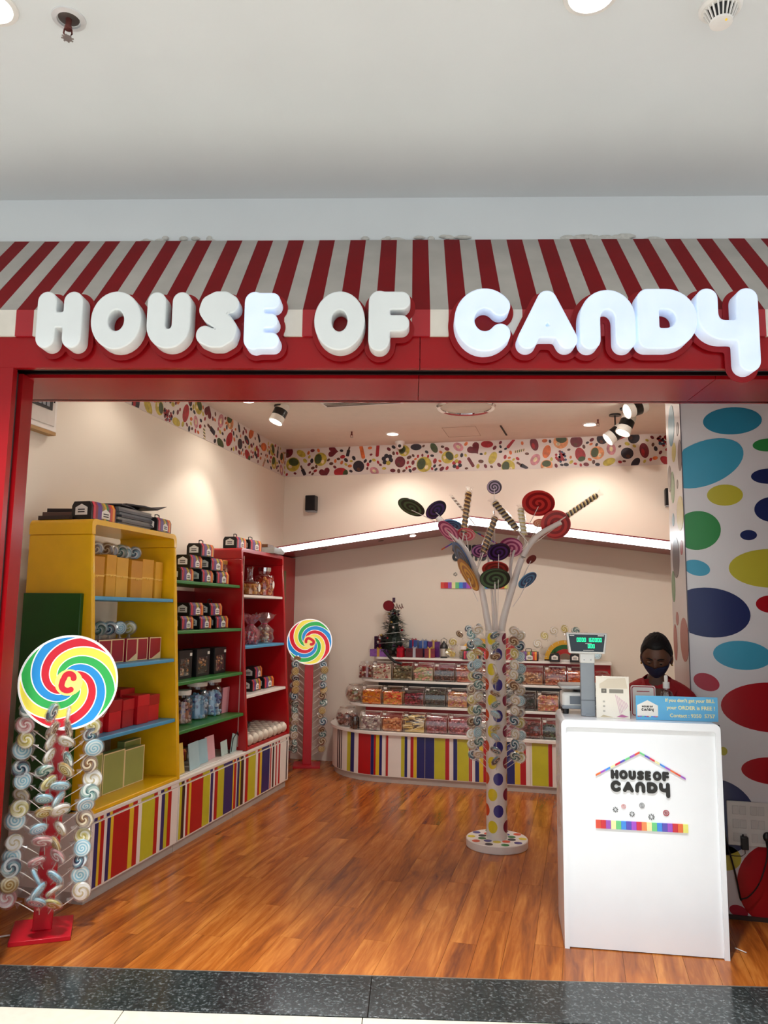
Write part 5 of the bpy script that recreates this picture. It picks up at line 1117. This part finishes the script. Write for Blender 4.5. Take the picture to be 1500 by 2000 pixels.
for i, (x, y, h, lb) in enumerate([(-.22, 7.36, True, 'left box in front of the right lollipop fan'), (-.04, 7.36, True, 'right box in front of the right lollipop fan'), (-.46, 7.38, True, 'box with handle between tree trunk and right fan'), (-.99, 7.36, False, 'left box in front of the left lollipop fan'), (-.80, 7.36, False, 'right box in front of the left lollipop fan')]):
    gift(x, y, ZT, 'rainbow-sleeved black gift '+lb, g, h, -PI/2 if i > 1 else 0.0, .8 if i != 2 else .9)
plain_box('red_tin', -.62, 7.47, ZT, .12, .14, .2, pm('red_tin', '#a81c1c', .35), 'tall red and gold tin behind the dotted tree trunk', 'tin', band=pm('gold_band', '#c89a40', .35, metal=.4))
# ------------------------------------------------------------------ house-shaped light band, side post, wall logo, speakers
o = Vector((-1.0, 7.44, 2.05))
rl = thing('roof_light', 'house-roof shaped red band with glowing white strip on back wall', 'light fixture', o)
roof_red = pm('roof_red', '#8a1820', .3, coat=.3)
glow = pm('roof_glow', '#f2fbff', .4, emit=7.0, var=0)
def beam(x0, zt0, zb0, x1, zt1, zb1, y0, y1, m, n):
    MB().prism([(x0-o.x, zb0-o.z), (x1-o.x, zb1-o.z), (x1-o.x, zt1-o.z), (x0-o.x, zt0-o.z)], y0-o.y, y1-o.y, 'y').build(n, m, rl)
for x0, t0, b0, x1, t1, b1 in ((-3.03, 2.094, 2.039, -.977, 2.392, 2.3125), (-.977, 2.392, 2.3125, 1.01, 2.110, 2.039)):
    beam(x0, t0-.006, b0+.0, x1, t1-.006, b1, 7.08, 7.086, glow, 'light_strip')
    beam(x0, t0-.006, b0, x1, t1-.006, b1, 7.087, 7.628, roof_red, 'roof_core')
    beam(x0, t0+.006, t0-.006, x1, t1+.006, t1-.006, 7.075, 7.629, roof_red, 'roof_top')
for x in (-2.45, -1.87, -1.55, -.45, .1):
    z = 2.3125-abs(x+.977)*.1355-.001
    lit = x == -1.55
    MB().lathe([(.03, 0), (.024, -.004)], 18).build('soffit_lamp', lamp_on if lit else pm('dark_hole', '#3a1014', .4), rl, (x-o.x, 7.28-o.y, z-o.z), (0, -.135 if x < -1 else .135, 0))
pc = struct('trim_7', MB().bx(-3.035, -2.89, 7.08, 7.635, 0, 2.045), red_sh, label='glossy red post under the left end of the roof light')
MB().bx(-2.89, -2.886, 7.29, 7.37, .5, 1.9).build('painted_reflection', pm('painted_reflection', '#6a6a3a', .35), pc)  # greenish reflection on the glossy post, put in as a coloured strip
def speaker(x, z, label, sx=1):
    t = thing('wall_speaker', label, 'speaker', (x, YB, z), 0, 'black wall speakers')
    MB().bx(-.055, .055, -.13, -.03, -.08, .08).build('cabinet', blackm, t, bevel=.008)
    MB().bx(-.05, .05, -.133, -.13, -.074, .074).build('grille', pm('speaker_cloth', '#0d0d10', .8, bump=.5, scale=400), t)
    MB().bx(-.02, .02, -.03, -.001, -.03, .03).build('bracket', blackm, t)
    MB().bx(-.05, .05, -.125, -.03, -.092, -.081).build('bottom_trim', grey_p, t)
speaker(-2.70, 2.62, 'small black wall speaker at left of the back wall')
speaker(.86, 2.60, 'small black wall speaker at right, partly behind the pillar')
# logo builder: rows of fat letters, colour bar, roof line (x right, z up, facing -y)
RBW = ['#e0503a', '#d02838', '#a058c0', '#f4f0b0', '#70d088', '#3f8fe8', '#5a50c0', '#a850d0', '#d82848', '#f09058', '#f4eeb0', '#70d088', '#3f8fe8', '#5a50b8', '#a050c8', '#d02838', '#e87038', '#e8e878']
def logo(t, x0, z0, w, ink_m, depth=.004, roof=True, dots=True, y=0.0):
    """x0: left of the colour bar, z0: its bottom, w: bar width; faces -Y at y"""
    Rm = Matrix.Rotation(PI/2, 4, 'X')
    def word(txt, xl, zb, width, h, gap):
        tot = sum(strokes(c)[0] for c in txt if c != ' ')+gap*(len(txt)-1)+.12*txt.count(' '); k = width/tot; x = xl
        for c in txt:
            if c == ' ': x += .12*k; continue
            lw, lo = outline(c, .0, 36)
            hh = h
            me = curve_mesh('logo_letter', [[(px*k, pz*hh) for px, pz in lp] for lp in lo], depth/2, 0, ink_m)
            link('logo_letter', xform(me, Matrix.Translation((x, y-depth/2, zb)) @ Rm), t); x += (lw+gap)*k
    u = w/1.0
    word('HOUSE OF', x0+.175*u, z0+.545*u, .645*u, .105*u, .05)
    word('CANDY', x0+.172*u, z0+.405*u, .65*u, .125*u, .08)
    bw = w/len(RBW)
    for i, c in enumerate(RBW): MB().bx(x0+i*bw, x0+(i+.97)*bw, y-depth, y, z0, z0+.09*u).build('colour_bar', pm('bar_'+c.strip('#'), c, .35, var=.02), t, smooth=0)
    if roof:
        n = 9
        for sgn in (-1, 1):
            for i in range(n):
                a, b_ = i/n, (i+1)/n; xc = x0+w/2; X0, X1 = xc+sgn*a*w*.49, xc+sgn*b_*w*.49; Z0, Z1 = z0+.86*u-a*.27*u, z0+.86*u-b_*.27*u
                po = [(X0, Z0-.02*u), (X1, Z1-.02*u), (X1, Z1), (X0, Z0)]
                MB().prism(po, y-depth, y, 'y').build('roof_line', pm('bar_'+RBW[(i*2+4*(sgn > 0)) % len(RBW)].strip('#'), RBW[(i*2+4*(sgn > 0)) % len(RBW)], .35), t, smooth=0)
    if dots:
        for i, (px, pz, r, c) in enumerate(((.22, .21, .03, '#2a2a2c'), (.31, .25, .026, '#e0a8a8'), (.40, .17, .03, '#3a3a3c'), (.51, .27, .03, '#9a9a9c'), (.61, .15, .035, '#4a4a4c'), (.77, .2, .033, '#a01c30'))):
            M = MB(); cx, cz = x0+px*u, z0+pz*u
            if i in (1, 3, 5):
                for q0, q1 in ((.75, 1.0), (.25, .5)):
                    for k in range(16):
                        a, b_ = 2*PI*k/16, 2*PI*(k+1)/16
                        M.prism([(cx+r*u*q*math.cos(s), cz+r*u*q*math.sin(s)) for q, s in ((q0, a), (q0, b_), (q1, b_), (q1, a))], y-depth*.5, y, 'y')
            else:
                for k in range(8):
                    a = 2*PI*k/8; M.prism([(cx+r*u*q*math.cos(s), cz+r*u*q*math.sin(s)) for q, s in ((.35, a), (.95, a-.12), (1.0, a+.2), (.5, a+.25))], y-depth*.5, y, 'y')
            M.build('sweet_icon', pm('icon_'+c.strip('#'), c, .4), t, smooth=0)
t = thing('wall_logo', 'black lettered shop logo with colour bar on back wall', 'wall sign', (-1.0, YB, 1.74))
logo(t, -.335, .0, .67, pm('logo_black', '#121214', .35), .012, True, True, -.001)
# ================================================================== CASH COUNTER
CA = R_(5.3)
def CT(u, v, z): return Vector((u*math.cos(CA)-v*math.sin(CA), u*math.sin(CA)+v*math.cos(CA), z))
CU, CV = .615, 3.997
ct = thing('cash_counter', 'white laminate cash counter with shop logo on its front', 'counter', CT(CU, CV, 0), CA)
cw = pm('counter_white', '#f0f4f8', .22, var=.01, coat=.2)
w2, d2, hz = .354, .2, 1.01
frame_ring(arch_pts(-w2, w2, 0, hz, .025), arch_pts(-w2+.022, w2-.022, 0, hz-.034, .012), lambda p: (p[0], -d2-.012, p[1]), lambda p: (p[0], d2, p[1]), 'shell', cw, ct)
MB().bx(-w2+.022, w2-.022, -d2, -d2+.018, .004, hz-.036).build('front_panel', cw, ct)
MB().bx(-w2+.022, w2-.022, -d2+.02, d2-.01, .45, .47).build('inner_shelf', cw, ct)
lg = logo(ct, -.205, .527, .405, pm('logo_black', '#121214', .35), .006, True, True, -d2)
# wavy clear film hanging on the left edge
mb = MB(); v = []
for k in range(14):
    for j in range(4): v.append((-w2-.004-.006*((k+j) % 2), -d2+.02+j*.09, 1.0-k*.04))
mb.add(v, [(k*4+j, k*4+j+1, k*4+j+5, k*4+j+4) for k in range(13) for j in range(3)])
mb.build('protective_film', clear('edge_film', '#ffffff', .12, dens=.08), ct, smooth=0)
# weighing scale
sc = thing('weighing_scale', 'grey and white weighing scale with green digital pole display', 'scale', CT(.40, 4.06, hz), CA)
MB().bx(-.12, .10, -.08, .09, .03, .105).build('body', pm('scale_white', '#dfe0de', .35), sc, bevel=.015)
MB().bx(-.12, .10, -.082, .09, .025, .045).build('lower_body', grey_p, sc, bevel=.008)
for sx in (-.1, .08):
    for sy in (-.05, .07): MB().lathe([(.014, 0), (.016, .026)], 12).build('foot', blackm, sc, (sx, sy, 0))
MB().lathe([(.05, .105), (.05, .12)], 16).build('pan_support', blackm, sc, (-.01, .01, 0))
MB().bx(-.13, .11, -.08, .1, .12, .142).build('pan', pm('scale_pan', '#b4b6b6', .3, metal=.5), sc, bevel=.01)
MB().bx(-.082, .078, -.086, -.081, .05, .088).build('key_panel', pm('key_panel', '#6e7680', .4), sc)
po_ = MB().bx(-.033, .033, -.145, -.105, .002, .30).build('pole', grey_p, sc, bevel=.003)
MB().bx(-.034, .034, -.147, -.104, .075, .079).build('pole_joint', pm('joint', '#6a7078', .5), po_)
MB().bx(-.035, .035, -.15, -.1, .255, .30).build('pole_collar', pm('scale_white', '#dfe0de', .35), sc, bevel=.004)
for sx in (-.016, .016): MB().lathe([(.003, 0), (.003, .002)], 8, M=Matrix.Rotation(PI/2, 4, 'X')).build('screw', grey_p, sc, (sx, -.1505, .27))
MB().bx(-.012, .012, -.15, -.14, -.006+.008, .012).build('pole_tab', grey_p, sc)
hd = MB().prism([(-.087, .30), (.083, .30), (.096, .40), (-.1, .40)], -.16, -.10, 'y').build('display_head', pm('scale_white', '#e6e4dc', .35), sc, bevel=.006)
MB().prism([(-.078, .310), (.074, .310), (.085, .392), (-.089, .392)], -.1615, -.16, 'y').build('screen', pm('lcd_dark', '#22303a', .15), sc)
led = pm('led_green', '#18f0a0', .4, emit=1.6, var=0)
SEG = {'0': 'abcdef', '1': 'bc', '6': 'acdefg'}
def digit(mb, ch, x, z, w, h):
    t_ = .0022; m_ = z+h/2
    S = {'a': (x, x+w, z+h-t_, z+h), 'd': (x, x+w, z, z+t_), 'g': (x, x+w, m_-t_/2, m_+t_/2), 'f': (x, x+t_, m_, z+h), 'b': (x+w-t_, x+w, m_, z+h), 'e': (x, x+t_, z, m_), 'c': (x+w-t_, x+w, z, m_)}
    for q in SEG[ch]: a = S[q]; mb.bx(a[0], a[1], -.1625, -.1615, a[2], a[3])
for row, (txt, x, z) in enumerate((('0000 160000', -.05, .357), ('000', .002, .327))):
    for i, c in enumerate(txt):
        if c != ' ': mb = MB(); digit(mb, c, x+i*.0115-(0.006 if i > 4 else 0), z, .0085, .019); mb.build('digit', led, sc, smooth=0)
mb = MB()
for a in ((-.084, -.062, .385, .389), (.05, .08, .385, .389), (-.02, .03, .315, .3175), (-.01, .02, .348, .35)): mb.bx(a[0], a[1], -.1622, -.1615, a[2], a[3])
mb.build('screen_print', lab_m, sc, smooth=0)
# leaflet holder
t = thing('leaflet', 'cream and white leaflet stand in front of the scale', 'leaflet', CT(.51, 3.885, hz), CA)
MB().prism([(-.01, .0), (.03, 0), (.045, .004), (.0, .197), (-.004, .196)], -.077, .077, 'x').build('holder', clear('acrylic', gloss=.1), t)
MB().add([(-.077, -.011, .001), (.077, -.011, .001), (.077, -.0045, .196), (-.077, -.0045, .196), (-.077, -.009, .001), (.077, -.009, .001), (.077, -.0025, .196), (-.077, -.0025, .196)], [(0,1,2,3),(7,6,5,4),(0,4,5,1),(1,5,6,2),(2,6,7,3),(3,7,4,0)]).build('sheet', pm('leaflet_paper', '#efe9dc', .5, var=.03), t)
def on_leaf(u, h): return (u, -.0112+.0065*(h/.195)-.0006, h)
def leafpoly(nm, pts, col):
    v = [on_leaf(a, b_) for a, b_ in pts]; MB().add(v+[(p[0], p[1]+.0004, p[2]) for p in v], [tuple(range(len(v)))]).build(nm, pm('leaf_'+col.strip('#'), col, .5, var=.03), t, smooth=0)
leafpoly('print', [(-.06, .14), (-.06, .16), (-.02, .185), (.06, .19), (.07, .14)], '#ddd2be')
leafpoly('print', [(-.052, .118), (-.052, .138), (-.028, .138), (-.028, .118)], '#6a665e')
leafpoly('print', [(-.046, .124), (-.046, .133), (-.034, .133), (-.034, .124)], '#e6e0d2')
leafpoly('print', [(-.015, .118), (-.015, .136), (.05, .136), (.05, .118)], '#8a867c')
for k in range(7): leafpoly('print', [(.012+.008*k, .075-.006*k+.035), (.014+.008*k, .077-.006*k+.035), (.034+.006*k, .02+.006*k), (.032+.006*k, .018+.006*k)], '#d8a8c0')
leafpoly('print', [(.015, .008), (.04, .02), (.072, .01), (.05, .006)], '#b86a98')
leafpoly('print', [(-.06, .006), (-.045, .016), (-.02, .01), (.0, .006)], '#c8b898')
for k in range(3): leafpoly('print', [(-.046, .03+.022*k), (-.046, .038+.022*k), (-.036, .038+.022*k), (-.036, .03+.022*k)], '#b8b4aa')
# framed notice, sanitizer bottle, blue notice
t = thing('framed_notice', 'small white notice in a red-edged frame behind blue notice', 'notice', CT(.668, 3.985, hz), CA)
MB().prism(rrect(.116, .148, .012, 4, 0, .074), -.004, .004, 'y').build('frame', pm('notice_frame', '#ece6e0', .4), t)
M = MB(); a = rrect(.108, .14, .01, 4, 0, .074); b_ = rrect(.1, .132, .008, 4, 0, .074)
for k in range(len(a)): M.prism([a[k], a[(k+1) % len(a)], b_[(k+1) % len(a)], b_[k]], -.0046, -.004, 'y')
M.build('red_border', pm('notice_red', '#a82838', .5), t, smooth=0)
MB().bx(-.03, .03, -.0045, -.004, .118, .122).build('notice_text', pm('notice_red', '#a82838', .5), t, smooth=0)
MB().bx(-.05, .05, .004, .05, 0, .004).build('foot', clear('acrylic', gloss=.1), t)
t = thing('sanitizer_bottle', 'clear sanitizer bottle with white flip cap behind the blue notice', 'bottle', CT(.778, 3.985, hz), CA)
MB().lathe([(.03, 0), (.032, .004), (.032, .105), (.026, .122), (.012, .13), (.012, .14)], 20, cap=False).build('bottle', clear('bottle_plastic', '#e8e0e0', .14), t)
MB().lathe([(.029, .004), (.03, .008), (.03, .1), (.024, .116)], 18).build('gel', clear('gel', '#e0c8c4', .1, dens=.08), t)
MB().lathe([(.0325, .03), (.0325, .09)], 20, cap=False).build('label', lab_m, t)
MB().lathe([(.016, .138), (.016, .168)], 16).build('cap', wl, t); MB().lathe([(.009, .168), (.009, .195), (.006, .2)], 12).build('nozzle', wl, t)
t = thing('blue_notice', 'light blue notice board with yellow lettering on the counter', 'notice', CT(.797, 3.862, hz), CA+.03)
MB().bx(-.185, .185, -.003, .003, .001, .112).build('board', pm('notice_blue', '#5fb0de', .3, var=.03), t)
MB().bx(-.16, .16, .003, .05, .001, .004).build('foot', clear('acrylic', gloss=.1), t)
ye = pm('notice_lettering', '#efe6a8', .4, var=.02); Rm = Matrix.Rotation(PI/2, 4, 'X')
for k, (txt, z, x, s) in enumerate((("If you don't get your BILL", .087, .172, .0215), ('your ORDER is FREE !', .053, .172, .0235), ('Contact : 9350  5757', .017, .17, .0235))):
    me = text_mesh('lettering', txt, s, ye, .0003, 'RIGHT', .0005); link('lettering', xform(me, Matrix.Translation((x, -.0034, z)) @ Rm), t)
hp = MB().prism([(-.18, .02), (-.085, .02), (-.085, .068), (-.132, .092), (-.18, .068)], -.0036, -.003, 'y').build('logo_house', lab_m, t, smooth=0)
Z = bpy.data.objects.new('tmp', None)
def mini(txt, x, z, wid, h):
    tot = sum(strokes(c)[0] for c in txt if c != ' ')+.08*(len(txt)); k = wid/tot
    for c in txt:
        if c == ' ': x += .15*k; continue
        lw, lo = outline(c, 0, 24); me = curve_mesh('logo_letter', [[(p*k, q*h) for p, q in lp] for lp in lo], .0002, 0, ink); link('logo_letter', xform(me, Matrix.Translation((x, -.0039, z)) @ Rm), hp); x += (lw+.08)*k
mini('HOUSE OF', -.158, .058, .05, .009); mini('CANDY', -.16, .042, .056, .013)
for k in range(9): MB().bx(-.178+k*.0102, -.169+k*.0102, -.0038, -.0036, .015, .019).build('colour_bar', pm('bar_'+RBW[k*2].strip('#'), RBW[k*2], .4), hp, smooth=0)

# ------------------------------------------------------------------ socket panel, adapter, plug, cables on the pillar
t = thing('socket_panel', 'white multi-gang switch and socket panel low on dotted pillar', 'socket panel', (.82, 4.378, .355))
MB().bx(-.11, .19, -.012, 0, 0, .215).build('plate', pm('socket_white', '#d6d6d2', .35), t, bevel=.004)
for r in range(3):
    for c in range(3):
        for h in range(2): MB().bx(-.085+c*.085+h*.034, -.055+c*.085+h*.034, -.0145, -.011, .02+r*.066, .062+r*.066).build('switch', pm('switch_white', '#c9c9c6', .35), t, bevel=.002)
t = thing('power_adapter', 'black power adapter plugged into the socket panel', 'power adapter', (.782, 4.352, .345))
MB().bx(-.017, .017, -.025, .008, 0, .062).build('body', blackm, t, bevel=.004); MB().lathe([(.004, 0), (.004, .008)], 8).build('nub', blackm, t, (-.004, 0, .062))
MB().tube([(0, -.01, .0), (0, -.012, -.02), (-.015, -.012, -.032), (-.05, -.012, -.034), (-.11, -.01, -.03)], .0022, 6).build('thin_cable', blackm, t)
t = thing('round_plug', 'round black plug with hanging cable in the socket panel', 'plug', (.89, 4.352, .41))
MB().ball((0, 0, 0), (.021, .013, .024), 14, 10).build('body', blackm, t); MB().lathe([(.007, -.05), (.01, -.02)], 10).build('strain_relief', blackm, t)
MB().tube(bez([(0, 0, -.045), (-.012, -.005, -.12), (-.05, -.012, -.22), (-.1, -.014, -.285), (-.135, -.014, -.3)], 8), .0035, 7).build('cable', blackm, t)
cc = CT(.972, 3.83, 0)
tag(MB().tube(bez([CT(.975, 3.84, 1.0), CT(.982, 3.90, .8), (.66, 4.2, .62), (.69, 4.33, .42), (.73, 4.345, .24), (.75, 4.34, .115), (.757, 4.338, .11)], 10), .0045, 8).build('counter_cable', blackm, None), 'black cable hanging beside the right edge of counter', 'cable')
tag(MB().tube([(.66, 4.0, .004), (.70, 3.96, .004)], .0025, 6).build('litter_stick', stick_m, None), 'tiny white paper stick lying on floor by the counter', 'stick')
tag(MB().tube([(-2.33, 7.5, .006), (-2.36, 7.52, .12), (-2.40, 7.58, .26), (-2.43, 7.62, .42)], .004, 6).build('wall_cable', pm('brown_cable', '#4a3628', .5), None), 'thin dark cable on the back wall beside far stand', 'cable')

# ================================================================== PERSON behind the counter
PX, PY = .392, 4.335
pr = thing('person', 'person in red polo shirt and dark blue mask looking down behind counter', 'person', (PX, PY, 0), R_(-4))
skin = pm('skin_brown', '#5a3826', .5, var=.06, scale=20)
def skinned(name, verts, edges, rad, mat, parent, root=0, sub=2, extra=None):
    me = bpy.data.meshes.new(name); me.from_pydata(verts, edges, []); o_ = bpy.data.objects.new(name, me); COL.objects.link(o_)
    s = o_.modifiers.new('skin', 'SKIN'); s.use_smooth_shade = True; ss = o_.modifiers.new('sub', 'SUBSURF'); ss.levels = sub; ss.render_levels = sub
    for i, r in enumerate(rad):
        q = me.skin_vertices[0].data[i]; q.radius = r if isinstance(r, tuple) else (r, r); q.use_root = i == root
    bpy.context.view_layer.update()
    m2 = bpy.data.meshes.new_from_object(o_.evaluated_get(bpy.context.evaluated_depsgraph_get())); m2.name = name
    bpy.data.objects.remove(o_)
    if extra is not None:
        bm = bmesh.new(); bm.from_mesh(m2); bm.from_mesh(extra); bm.to_mesh(m2); bm.free()
    m2.materials.clear(); m2.materials.append(mat); m2.polygons.foreach_set('use_smooth', [True]*len(m2.polygons)); m2.polygons.foreach_set('material_index', [0]*len(m2.polygons))
    return link(name, m2, parent)
# head: sphere shaped into skull and face (faces -Y), then bowed forward
HM = Matrix.Translation((0, -.035, 1.285)) @ Matrix.Rotation(R_(22), 4, 'X') @ Matrix.Rotation(R_(-6), 4, 'Z')
def face_pt(th, ph):
    # th: polar from top, ph: azimuth, -Y is front
    x = math.sin(th)*math.cos(ph); y = math.sin(th)*math.sin(ph); z = math.cos(th)
    X, Y, Zz = .071*x, .09*y, .108*z
    fr = max(0, -y)
    if z < -.1: k = 1-.27*min(1, (-.1-z)/.9)**1.3; X *= k; Y *= 1-.12*min(1, (-.1-z)/.9)
    if fr > 0:
        g_ = lambda cx, cz, sx, sz: math.exp(-((x-cx)/sx)**2-((z-cz)/sz)**2)
        Y -= fr*(.017*g_(0, -.22, .13, .17)+.008*g_(0, .02, .1, .2)+.010*g_(0, -.58, .28, .1)+.006*g_(0, -.85, .3, .15)+.005*g_(-.38, .22, .3, .07)+.005*g_(.38, .22, .3, .07))
        Y += fr*(.010*g_(-.4, .06, .2, .1)+.010*g_(.4, .06, .2, .1))
    return (X, Y, Zz)
nu, nv = 40, 30; hv = [face_pt(0.001, 0)]; hf = []
for i in range(1, nv):
    for j in range(nu): hv.append(face_pt(PI*i/nv, 2*PI*j/nu))
hv.append(face_pt(PI-.001, 0)); e = len(hv)-1
for j in range(nu):
    hf.append((0, 1+j, 1+(j+1) % nu)); hf.append((e, 1+(nv-2)*nu+(j+1) % nu, 1+(nv-2)*nu+j))
    for i in range(nv-2): hf.append((1+i*nu+j, 1+(i+1)*nu+j, 1+(i+1)*nu+(j+1) % nu, 1+i*nu+(j+1) % nu))
hb = MB().add(hv, hf, 0, HM)
for sx in (-1, 1): hb.ball((sx*.072, .008, -.012), (.011, .02, .031), 10, 8, 0, HM)
# hands: palm and five bent fingers, resting on the inner side of the counter
for sx in (-1, 1):
    B = Matrix.Translation((sx*.09, -.205, .845)) @ Matrix.Rotation(sx*.35, 4, 'Z')
    hb.ball((0, -.03, 0), (.034, .042, .014), 10, 8, 0, B)
    for k, (fx, L) in enumerate(((-.024, .05), (-.008, .058), (.008, .055), (.023, .042))): hb.tube([(fx, -.055, .002), (fx*1.1, -.055-L*.5, .006), (fx*1.15, -.055-L*.85, -.004), (fx*1.15, -.055-L, -.014)], [.0085, .008, .0075, .005], 8, 0, B)
    hb.tube([(-sx*.026, -.01, 0), (-sx*.044, -.035, -.004), (-sx*.046, -.062, -.01)], [.011, .0095, .006], 8, 0, B)
head_me = hb.mesh('head', skin, 0)
V = [(0, .01, .80), (0, .012, .95), (0, .012, 1.07), (0, .0, 1.15), (0, -.02, 1.215), (.075, .008, 1.115), (.15, .01, 1.085), (.19, .01, .93), (.12, -.14, .845), (.09, -.2, .845), (-.075, .008, 1.115), (-.15, .01, 1.085), (-.19, .01, .93), (-.12, -.14, .845), (-.09, -.2, .845), (.07, .01, .74), (.078, .0, .43), (.08, .02, .09), (.085, -.09, .035), (-.07, .01, .74), (-.078, .0, .43), (-.08, .02, .09), (-.085, -.09, .035)]
E_ = [(0, 1), (1, 2), (2, 3), (3, 4), (2, 5), (5, 6), (6, 7), (7, 8), (8, 9), (2, 10), (10, 11), (11, 12), (12, 13), (13, 14), (0, 15), (15, 16), (16, 17), (17, 18), (0, 19), (19, 20), (20, 21), (21, 22)]
RAD = [(.12, .09), (.11, .085), (.12, .085), .047, .043, .055, .045, .036, .028, .024, .055, .045, .036, .028, .024, .07, .05, .036, .03, .07, .05, .036, .03]
skinned('body', V, E_, RAD, skin, pr, 0, 2, head_me)
shirt = pm('red_polo', '#a4101c', .75, var=.08, scale=30, bump=.15)
VS = [(0, .01, .76), (0, .012, .95), (0, .014, 1.06), (0, .016, 1.115), (.08, .01, 1.112), (.15, .012, 1.08), (.178, .012, .97), (-.08, .01, 1.112), (-.15, .012, 1.08), (-.178, .012, .97)]
ES = [(0, 1), (1, 2), (2, 3), (2, 4), (4, 5), (5, 6), (2, 7), (7, 8), (8, 9)]
skinned('polo_shirt', VS, ES, [(.15, .115), (.135, .11), (.14, .10), .05, .066, .06, .058, .068, .06, .058], shirt, pr)
mb = MB()
for sx in (-1, 1):
    pts = [(sx*.0, .062, 1.175), (sx*.045, .045, 1.18), (sx*.064, .005, 1.168), (sx*.056, -.045, 1.135), (sx*.035, -.088, 1.095), (sx*.062, -.082, 1.075), (sx*.088, -.04, 1.11), (sx*.086, .01, 1.14), (sx*.06, .06, 1.148), (0, .08, 1.148)]
    v = [Vector((p[0]*1.08, p[1]-.012, p[2]+.004)) for p in pts]; ctr = sum(v, Vector())/len(v)
    n_ = len(v); mb.add([tuple(p) for p in v]+[(p.x, p.y-.003, p.z+.006) for p in v], [(i, i+1, 8-i, 9-i) for i in range(4)]+[(i+n_, i+1+n_, 8-i+n_, 9-i+n_) for i in range(4)]+[(i, (i+1) % n_, (i+1) % n_+n_, i+n_) for i in range(n_)])
mb.build('collar', shirt, pr, smooth=50)
MB().add([(-.036, -.085, 1.125), (.036, -.085, 1.125), (.004, -.112, 1.03), (-.036, -.06, 1.125), (.036, -.06, 1.125), (.004, -.09, 1.03)], [(0, 1, 2), (3, 5, 4), (0, 2, 5, 3), (1, 4, 5, 2), (0, 3, 4, 1)]).build('neck_opening', skin, pr)
VT = [V[0], V[15], V[16], V[17], V[19], V[20], V[21]]
skinned('trousers', VT, [(0, 1), (1, 2), (2, 3), (0, 4), (4, 5), (5, 6)], [(.125, .095), .085, .065, .052, .085, .065, .052], pm('dark_trousers', '#1c1c22', .8), pr)
for sx in (-1, 1): MB().ball((sx*.085, -.05, .036), (.04, .115, .036), 14, 10).build('shoe', blackm, pr)
mask = pm('navy_mask', '#141a3c', .8, var=.1, scale=40, bump=.1)
# face mask: shell over nose, mouth and chin
v = []; f = []; na, nb = 13, 11
for i in range(na):
    for j in range(nb):
        th = PI*(.55+.40*i/(na-1)); ph = -PI/2+(j/(nb-1)-.5)*2.35; p = Vector(face_pt(th, ph)); q = p.copy()
        if i < 4: q.y = min(q.y, -.088+.9*abs(p.x)) if abs(p.x) < .03 else q.y
        v.append(HM @ (q*1.045+Vector((0, -.006, 0))))
for i in range(na-1):
    for j in range(nb-1): f.append((i*nb+j, i*nb+j+1, (i+1)*nb+j+1, (i+1)*nb+j))
mo = MB().add(v, f).build('face_mask', mask, pr, smooth=60); sd = mo.modifiers.new('solid', 'SOLIDIFY'); sd.thickness = .002; sd.offset = 1
for sx in (-1, 1): MB().tube([(sx*.062, -.045, -.02), (sx*.075, -.01, .0), (sx*.078, .02, .008)], .002, 6, 0, HM).build('mask_loop', mask, pr)
hair = pm('black_hair', '#0a0809', .55, var=.2, scale=120, bump=.3, spec=.25)
v = []; f = []; na, nb = 16, 36
def hair_lim(ph):
    fr = -math.sin(ph)  # 1 front
    return PI*(.31 if fr > .75 else (.31+.23*(.75-fr)/.75 if fr > 0 else .54+.10*min(1, -fr*1.6)))
for i in range(na):
    for j in range(nb):
        ph = 2*PI*j/nb; th = .02+(hair_lim(ph)-.02)*i/(na-1); p = Vector(face_pt(th, ph)); g_ = 1.14+.015*math.sin(ph*9+i) if i < na-2 else 1.07
        v.append(HM @ (p*g_+Vector((0, .006, .006))))
for i in range(na-1):
    for j in range(nb): f.append((i*nb+j, i*nb+(j+1) % nb, (i+1)*nb+(j+1) % nb, (i+1)*nb+j))
f.append(tuple(range(nb)))
ho = MB().add(v, f).build('hair', hair, pr, smooth=60); sd = ho.modifiers.new('solid', 'SOLIDIFY'); sd.thickness = .01; sd.offset = -1
MB().ball((0, .115, -.03), (.04, .035, .045), 14, 10, 0, HM).tube([(0, .12, -.05), (0, .14, -.12), (0, .125, -.2)], [.026, .022, .01], 10, 0, HM).build('ponytail', hair, pr)
for sx in (-1, 1):
    MB().ball((sx*.0285, -.0785, .004), (.013, .008, .0075), 12, 8, 0, HM).build('eye', pm('eye_white', '#b8aaa0', .3), pr)
    MB().ball((sx*.0285, -.0855, .0005), (.0055, .003, .0055), 10, 8, 0, HM).build('iris', pm('iris_dark', '#120a08', .2), pr)
    MB().ball((sx*.0285, -.0795, .0055), (.0145, .0095, .0072), 12, 8, 0, HM).build('eyelid', skin, pr)
    MB().tube([(sx*.012, -.094, .022), (sx*.028, -.0915, .028), (sx*.044, -.081, .024)], [.003, .0035, .002], 6, 0, HM).build('eyebrow', hair, pr)
    MB().ball((sx*.076, -.0, -.042), .005, 8, 6, 0, HM).build('earring', pm('gold', '#c8a040', .25, metal=.9), pr)
MB().ball((0, -.0955, .03), (.0035, .002, .0035), 8, 6, 0, HM).build('bindi', pm('bindi', '#6a0f14', .5), pr)
MB().tube([(-.05, -.02, 1.16), (-.03, -.09, 1.1), (0, -.112, 1.07), (.03, -.09, 1.1), (.05, -.02, 1.16)], .0015, 5).build('necklace', pm('gold', '#c8a040', .25, metal=.9), pr)
